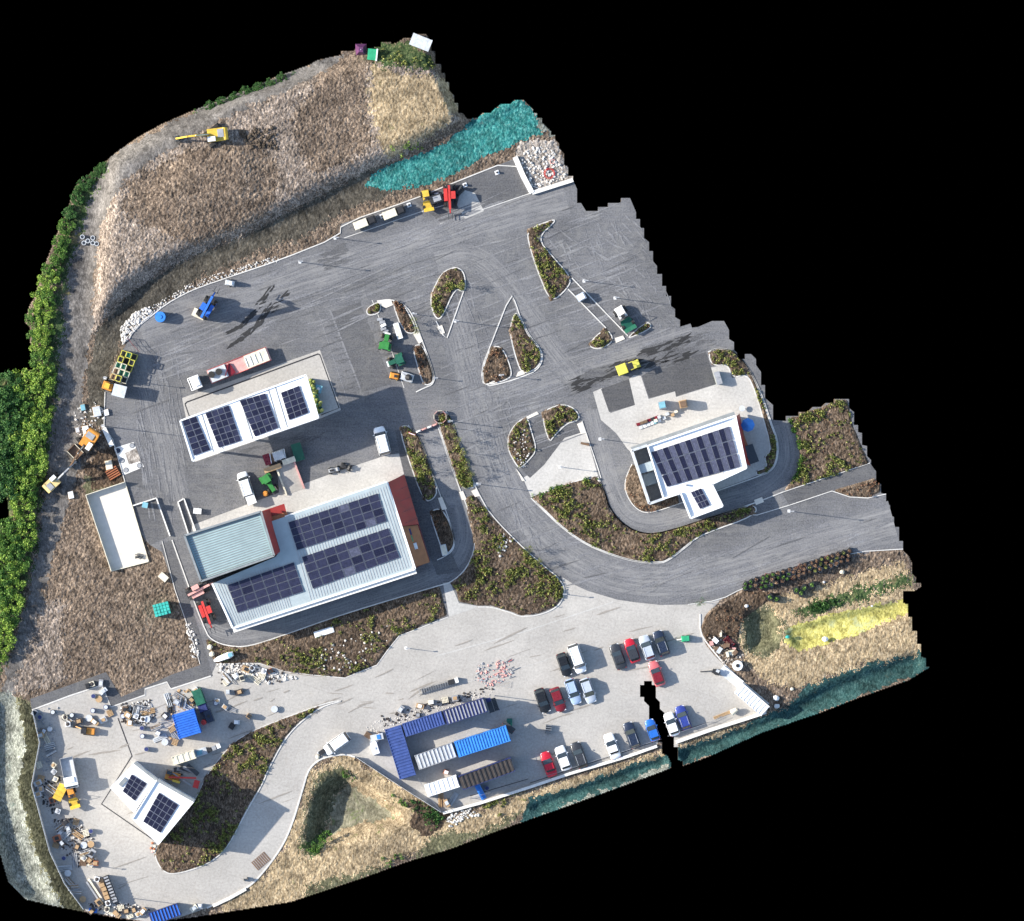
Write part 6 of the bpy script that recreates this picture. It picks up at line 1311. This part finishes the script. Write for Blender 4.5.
ZN = [ # zone phrase, list of (kind, x, y)
 ('near the top kerb of the storage yard', [('crate',88,686),('bulk_bag',92,684),('crate',101,683),('drum',93.5,696),('crate',103.5,691),('cable_reel',99,699),('drum',93,710.5),('drum',106,707),('pallet_stack',110,713),('crate',103,720)]),
 ('in the shade beside the hoarding', [('drum',53,712),('drum',40,717),('crate',35,713),('drum',50,729),('crate',44,731),('crate',41,735),('pipe_bundle',46,738),('scaffold_rack',50,746),('scaffold_rack',51,752),('pallet_stack',39,765),('bulk_bag',53.5,765),('bulk_bag',54,771.5),('pallet_stack',41,778),('bulk_bag',55.5,779)]),
 ('left of the tipper lorry', [('crate',38,783),('crate',41,789),('scaffold_rack',51.5,789),('pipe_bundle',49,796),('crate',52,800),('bulk_bag',58,811),('crate',38,794)]),
 ('in the middle of the yard below the blue drums', [('bulk_bag',65,717),('drum',72,715),('bulk_bag',68,724),('crate',79,721),('cable_reel',89,718),('crate',95,722),('scaffold_rack',67,719)]),
 ('in the cluster left of the leaning timber', [('crate',125,709),('drum',123,716),('scaffold_rack',136,711),('pipe_bundle',143,708),('bulk_bag',136,716),('crate',130,723),('bulk_bag',143,719),('drum',142,728),('pipe_bundle',148,712),('cable_reel',147,719),('crate',128,715)]),
 ('on the open concrete right of the cluster', [('scaffold_rack',156,727),('crate',158,733),('cable_reel',165,742),('drum',142.5,736),('drum',146.5,749),('pipe_bundle',160,738)]),
 ('along the left side of the blue container', [('pipe_bundle',168,700),('pipe_bundle',170,706),('crate',165,716),('pipe_bundle',168,719),('pallet_stack',172,729),('pipe_bundle',174,735),('pallet_stack',175,742)]),
 ('above the blue container', [('pipe_bundle',180,697),('scaffold_rack',183,703),('crate',192,700),('pipe_bundle',187,707),('crate',177,702),('bulk_bag',196,690)]),
 ('right of the blue container in the yard', [('crate',225,707),('pipe_bundle',229,709),('bulk_bag',217,701),('crate',239,692),('crate',228,692),('pallet_stack',226,682),('scaffold_rack',227,678),('crate',249,716),('crate',237,722),('crate',232,726),('drum',216,703),('cable_reel',274.5,709)]),
 ('on the pale debris at the head of the yard', [('crate',246,669),('bulk_bag',264,671),('crate',270,671),('pallet_stack',262,676),('crate',236,676),('bulk_bag',252,668),('crate',242,678),('pipe_bundle',254,679)]),
 ('in the left row, upper part', [('crate',66,822),('crate',68,828),('scaffold_rack',60,826),('pallet_stack',76,822),('drum',91,831),('pallet_stack',86,833),('crate',60,833),('pipe_bundle',65,835),('crate',57,838),('pipe_bundle',77,834),('crate',62,843),('pallet_stack',56,845)]),
 ('in the left row, middle part', [('crate',77,847),('cable_reel',84,845),('cable_reel',91,844),('crate',92,853),('bulk_bag',84,858),('crate',90,860),('bulk_bag',91,864),('drum',64,858),('pallet_stack',83,863),('crate',96,863),('pipe_bundle',75,860),('scaffold_rack',85,852)]),
 ('in the left row, lower part', [('pipe_bundle',65,868),('cable_reel',68,873),('scaffold_rack',70,882),('scaffold_rack',73,887),('scaffold_rack',76,891),('cable_reel',83,899),('bulk_bag',97,879),('pallet_stack',103,888),('pallet_stack',106,893),('crate',99,902),('bulk_bag',108,903),('crate',92,911)]),
 ('at the bottom edge of the yard', [('bulk_bag',107,909),('pallet_stack',112,911),('crate',117,914),('pallet_stack',121,908),('crate',126,911),('pallet_stack',130,915),('crate',134,910),('bulk_bag',138,914),('crate',143,911),('crate',194,908),('crate',200,906)]),
 ('in the lane above the cabins', [('crate',401,709),('crate',420,706),('crate',431,702),('pallet_stack',445,700),('crate',455,698),('crate',379,735),('pallet_stack',368,735)]),
 ('below the cabins near the corner', [('pipe_bundle',441,800),('crate',447,803),('pipe_bundle',453,799),('drum',487,788),('crate',446,772),('crate',374,742)]),
]
for zone, items in ZN:
    cnt = {}
    for kd, x, y in items: cnt.setdefault(kd, []).append((x, y))
    for kd, pts in cnt.items():
        pts.sort(key=lambda p: p[1]+p[0]*.3)
        for k, (x, y) in enumerate(pts):
            n = len(pts); pos = '' if n == 1 else (['upper ','lower '][k] if n == 2 else (['uppermost ','middle ','lowest '][k] if n == 3 else ['topmost ','second from top ','third from top ','fourth from top ','fifth from top ','sixth from top '][min(k, 5)]))
            clutter(kd, x, y, R.uniform(0, 3.1), R, f'{pos}{KIND_L[kd]} {zone}', 'goods stored '+zone)
for n_, (poly, num, mt, lb) in enumerate([
  ([(120,704),(150,700),(156,716),(148,726),(122,724)],150,'p_darkbrown','dark scraps among the goods left of the leaning timber'),([(120,704),(150,700),(156,716),(148,726),(122,724)],110,'stone_w','pale scraps among the goods left of the leaning timber'),
  ([(54,820),(74,816),(92,836),(96,864),(80,868),(62,850)],190,'p_darkbrown','dark scraps around the goods of the left row'),([(54,820),(74,816),(92,836),(96,864),(80,868),(62,850)],120,'stone_w','pale scraps around the goods of the left row'),
  ([(164,697),(178,690),(200,688),(200,706),(176,712),(178,740),(170,742)],150,'p_timber','timber scraps beside the blue container'),([(36,710),(60,706),(52,760),(44,784),(40,760)],90,'p_grey','grey bits in the shade of the hoarding'),
  ([(86,904),(110,900),(150,908),(146,918),(110,916)],160,'stone_w','pale scraps along the bottom edge of the yard'),([(86,904),(110,900),(150,908),(146,918),(110,916)],90,'p_darkbrown','dark scraps along the bottom edge of the yard'),
  ([(216,664),(250,663),(285,674),(300,678),(270,684),(235,676),(222,690)],110,'p_darkbrown','dark scraps on the pale debris at the head of the yard'),([(74,410),(100,400),(106,412),(100,440),(78,436)],90,'stone_w','pale litter by the kerb above the orange excavator'),
  ([(40,780),(60,776),(60,800),(52,815),(42,804)],110,'p_black','black bits left of the tipper lorry'),([(706,640),(722,630),(745,655),(742,672),(722,664)],110,'rock','pale stony scraps at the car park corner'),([(380,716),(440,700),(494,684),(494,690),(440,708),(384,728)],130,'p_darkbrown','dark scraps along the lane above the cabins'),
  ([(478,664),(508,660),(514,676),(490,688),(474,680)],80,'p_pink','reddish bits in the lane above the cabins'),([(478,664),(508,660),(514,676),(490,688),(474,680)],90,'p_grey','grey bits in the lane above the cabins')]):
    stones('scraps', lb, poly, num, mt, 900+n_, (.07,.28))
# particular things of the yard
t = thing('tarpaulin_stack', 'dark green covered stack right of the blue container top', 'covered stack', 199,697,(.35,.94)); MB().box(0,0,0,3.0,1.9,2.2,t=.85,tx=.9).build('cover','p_darkgreen',t); MB().box(2.0,0,0,1.6,1.7,1.9,t=.85).build('cover_end','p_navy',t)
t = thing('tank', 'dark blue tank behind the red drum beside the blue container', 'tank', 209,716,(.35,.94)); MB().box(0,0,0,2.4,1.4,2.0,t=.9).build('body','car_navy',t); MB().rod((0,0,2.0),(0,0,2.15),.3).build('lid','p_black',t)
tank('shiny red drum at the right corner of the blue container', 204,722,'p_red',.5,2.4,'drum','drum',lid='p_red')
t = thing('scissor_lift', 'orange red lifting machine with crossed arms above the bottom left building', 'lifting machine', 176,777,(.9,.25))
MB().box(-.6,0,.4,2.6,1.5,.8).build('chassis','p_orange',t); wheels(t,(-1.5,.6),.75,.45,.3,'p_orange'); MB().beam((-1.2,-.3,1.4),(3.6,.9,2.2),.3,.3).build('boom','p_red',t); MB().beam((-.8,.6,1.3),(3.8,-.9,1.6),.22,.25).build('boom','p_grey',t); MB().box(-1.3,.5,1.2,1.1,.7,.9,t=.85).build('cab','glass',t); MB().box(3.9,-.2,.9,1.0,1.4,1.0).build('basket','p_red',t); MB().box(.3,-.7,1.2,1.4,.4,.5).build('engine_cover','p_yellow',t)
t.name = 'boom_lift'
t = thing('frame_stack', 'grey grating sheets stacked behind the orange red lifting machine', 'sheets', 186,769,(.9,.4))
for k in range(5): MB().box(-.8+.5*k,.2*k-.4,.2*k,2.6,.8,.06,.5-.2*k).build('sheet','p_grey' if k%2 else 'steel',t)
t = thing('digger', 'small orange digger with a black hood in the upper part of the yard', 'mini digger', 89,731,(1,.1)); 
for s in (-1,1): MB().box(0,s*.6,0,1.9,.35,.5).build('track','rubber',t)
MB().box(.3,0,.5,1.6,1.2,.8,t=.85).build('body','p_orange',t); MB().box(-.9,0,.5,1.1,1.2,1.3,t=.85).build('hood','p_black',t); MB().beam((-.9,.2,1.5),(-2.4,.6,.8),.16,.2).build('arm','p_orange',t); MB().box(-2.6,.6,.2,.7,.6,.5).build('bucket','p_black',t)
t.name = 'mini_digger'
t = thing('container_frame', 'long black rack beside the timber at the bottom of the yard', 'rack', 111,889,(.36,.93)); MB().box(0,0,0,5.2,.9,1.6).build('body','p_black',t)
for k in range(9): MB().box(-2.3+.57*k,0,1.6,.3,.8,.12).build('slat','p_grey',t)
t.name = 'stillage_rack'
t = thing('timber_stack', 'long pale beam pair left of the black rack', 'timber', 96,890,(.55,.83)); MB().box(0,0,0,4.8,.35,.4).build('beam','p_cream',t); MB().box(0,-.6,0,4.4,.3,.35).build('beam','p_grey',t)
t = thing('timber_stack', 'warm brown timber boards between pale beams and black rack', 'timber', 104,889,(.36,.93))
for k in range(5): MB().box(-1.6+.8*k,random.uniform(-.1,.1),0,.7,.9,random.uniform(.3,.8)).build('board','p_timber',t)
t = thing('tarpaulin', 'bright blue folded sheet at the very bottom edge of the yard', 'sheet', 93,910.5,(.9,.1)); MB().box(0,0,0,1.5,.8,.5,t=.8).build('body','p_blue',t); MB().box(.1,0,.5,.8,.5,.1).build('fold','p_bright',t)
t = thing('bag_heap', 'pinkish litter beside the lower tip of the drain line', 'litter', 153,847,(.3,.9)); 
for k in range(6): MB().blob((random.uniform(-1,1),random.uniform(-.4,.4),.15),.25,.25,.2).build('bag',random.choice(('p_pink','p_cream','p_terracotta')),t)
t = thing('stair', 'pale blue mixing tub beside the cream container', 'tub', 201,752,(.9,-.3)); t.name='tub'; MB().box(0,0,0,2.0,1.2,.7,t=1.1).build('body','p_palegrey',t); MB().box(-.3,0,.5,1.0,.8,.35).build('load','p_cyan',t)
t = thing('tub', 'grey crate row right of the pale blue mixing tub', 'crates', 214,748,(.9,-.4))
for k in range(3): MB().box(-.9+.9*k,0,0,.7,.8,.9).build('crate',('p_black','p_grey','p_white')[k],t)
t.name = 'crate_row'
t = thing('boat', 'white and blue slim bowser on the bare soil below the loop path', 'bowser', 224,657,(.93,-.35)); t.name='towable_bowser'; MB().loft([[(x,-w,.5),(x,w,.5),(x,w*.8,z),(x,-w*.8,z)] for x,w,z in ((-1.9,.2,.8),(-1,.5,1.2),(1,.6,1.4),(1.8,.4,1.1))]).build('tank','p_white',t); wheels(t,(.3,),.6,.3,.15,'alu'); MB().box(1.2,0,1.3,.8,.7,.25).build('pump','p_cyan',t)
t = thing('spoil_bag', 'white bag at the upper left of the white and blue bowser', 'bag', 212,654); MB().blob((0,0,.35),.5,.5,.4).build('body','p_cream',t); MB().rod((0,0,.6),(0,0,.9),.1,.2).build('neck','p_cream',t); t.name='bag'
t = thing('bag', 'cream bag beside the loop kerb above the white and blue bowser', 'bag', 210,647); MB().blob((0,0,.35),.5,.5,.4).build('body','p_cream',t); MB().rod((0,0,.6),(0,0,.9),.1,.2).build('neck','p_cream',t)
t = thing('bench_slab', 'white rectangular slab lying in the bed below the big solar roof', 'slab', 324,632,(.95,-.3)); MB().box(0,0,0,3.6,1.1,.25).build('slab','p_white',t); MB().box(0,0,.25,3.3,.9,.04).build('top','p_white',t); t.name='stone_slab'
t = thing('stone_slab', 'pale rectangular slab in the shaded bed beside the red clad wall', 'slab', 444,550,(.25,1)); MB().box(0,0,0,2.0,1.1,.3).build('slab','p_palegrey',t); MB().box(0,0,.3,1.8,.9,.04).build('top','p_cream',t)
t = thing('tank', 'white upright tank left of the crosswise blue cabin', 'tank', 375,748,(.3,.95)); MB().box(0,0,0,2.4,1.3,1.5,t=.9).build('body','p_white',t); MB().rod((0,0,1.5),(0,0,1.62),.25).build('lid','p_palegrey',t)
t = thing('generator', 'white and blue generator above the white upright tank', 'generator', 377,737,(.95,-.2)); MB().box(0,0,0,2.3,1.1,1.4).build('body','p_palegrey',t); MB().box(.3,0,1.4,.6,.8,.12).build('cover','p_bright',t)
# ribbed roof racks in the lane: loaded bicycle style rack
t = thing('bicycle_rack', 'long grey ladder like rack lying in the lane above the cabins', 'rack', 437,686.5,(.96,-.27))
for s in (-.5,.5): MB().box(0,s,.3,7.2,.06,.06).build('rail','pole',t)
for k in range(16): MB().box(-3.3+.44*k,0,.3,.07,1.0,.3).build('hoop','p_grey',t)
t2 = thing('crate', 'dark box with a white end at the right tip of the ladder like rack', 'box', 454,681,(.96,-.27)); MB().box(-.5,0,0,1.1,.8,.8).build('body','p_black',t2); MB().box(.5,0,0,.6,.9,.9).build('end_box','p_white',t2)
t = thing('pole_bundle', 'reddish poles and frames scattered at the right of the lane above the cabins', 'frames', 494,672,(.96,-.27))
for k in range(14): x, y, a = random.uniform(-3.6,3.6), random.uniform(-1.8,1.6), random.uniform(-.5,.5); MB().beam((x,y,.15),(x+random.uniform(.8,1.8),y+a,.15),.09,.09).build('pole_piece',random.choice(('p_pink','p_red','p_grey','p_palegrey')),t)
t = thing('pole_bundle', 'grey poles lying below the reddish frames in the lane', 'poles', 503,684,(.97,.1))
for k in range(5): MB().beam((-1.5,-.4+.25*k,.1),(1.5,-.5+.25*k,.1),.08,.08).build('pole_piece','p_grey',t)
t = thing('pole_bundle', 'short dark rods crossing on the empty car park in front of the red car', 'frames', 548,729,(.9,.1))
for k in range(4): MB().beam((-.6,-.5+.4*k,.9),(.7,-.5+.4*k,.8),.08,.08).build('pole_piece','p_grey',t)
for s in (-1,1): MB().box(.4*s,0,0,.06,1.6,.85).build('leg','steel',t)
# low flat marks and covers
t = thing('trench_cover', 'brown steel plate lying on the curved road near its lower right kerb', 'plate', 261,861,(.75,-.65)); MB().box(0,0,0,3.0,1.9,.06).build('plate','p_brown',t)
for k in range(7): MB().box(-1.2+.4*k,0,.06,.08,1.8,.03).build('rib','p_grey',t)
t.name = 'road_plate'
t = thing('mobile_sign', 'small dark sign frame by the kerb of the curved road', 'sign', 246,879,(.8,-.4)); MB().box(0,0,.5,.9,.08,.8).build('board','p_black',t); 
for s in (-.35,.35): MB().box(s,0,0,.06,.5,.55).build('leg','steel',t)
t = thing('water_pump', 'cluttered small pump at the nose of the white delivery van', 'pump', 322,752,(.8,-.5)); MB().box(0,0,.2,1.2,.8,.6).build('body','p_black',t); MB().rod((-.8,.2,.3),(-.2,.2,.3),.25).build('motor','p_palegrey',t); MB().blob((-1.1,-.3,.2),.4,.4,.25).build('bag','p_cream',t)
t = thing('floor_box', 'small blue square cover on the concrete at the right of the yard', 'cover', 275,709.5,(1,0)); MB().box(0,0,0,1.0,.6,.15).build('body','p_blue',t); MB().box(0,0,.15,.8,.4,.04).build('lid','p_cyan',t); t.name = 'valve_cover'
t = thing('flagpole', 'faint barrier ring left of the service path mouth with orange mesh', 'barrier ring', 440,417); t.name = 'barrier_ring'
for k in range(8): a = k*math.pi/4; MB().box(1.1*math.cos(a),1.1*math.sin(a),0,.08,.8,.9,a).build('panel','p_pink' if k%2 else 'p_cream',t)
t = thing('barrier', 'pink and white plastic barrier across the mouth of the service path', 'barrier', 427,428,(.93,-.36))
for k in range(4): MB().box(-1.6+1.05*k,0,0,.95,.35,.9,t=.5).build('segment','p_pink' if k%2 else 'p_white',t)
t = thing('barrier', 'red plastic barrier lying on the top of the left strip bed', 'barrier', 412,434,(.9,.3)); MB().box(0,0,0,1.4,.4,.5,t=.6).build('body','p_red',t); MB().box(0,0,.5,1.2,.15,.1).build('rail','p_white',t)
for i in range(4):
    x, y = [(507,780.5),(446,660)][0] if False else [(466,657.5),(470,659),(474,657),(478,659)][i]
t = thing('crate', 'black box with a white lid on the lane by the crosswise cabin top', 'box', 418,715); MB().box(0,0,0,.8,.8,.5).build('body','p_black',t); MB().box(0,0,.5,.6,.6,.08).build('lid','p_grey',t)
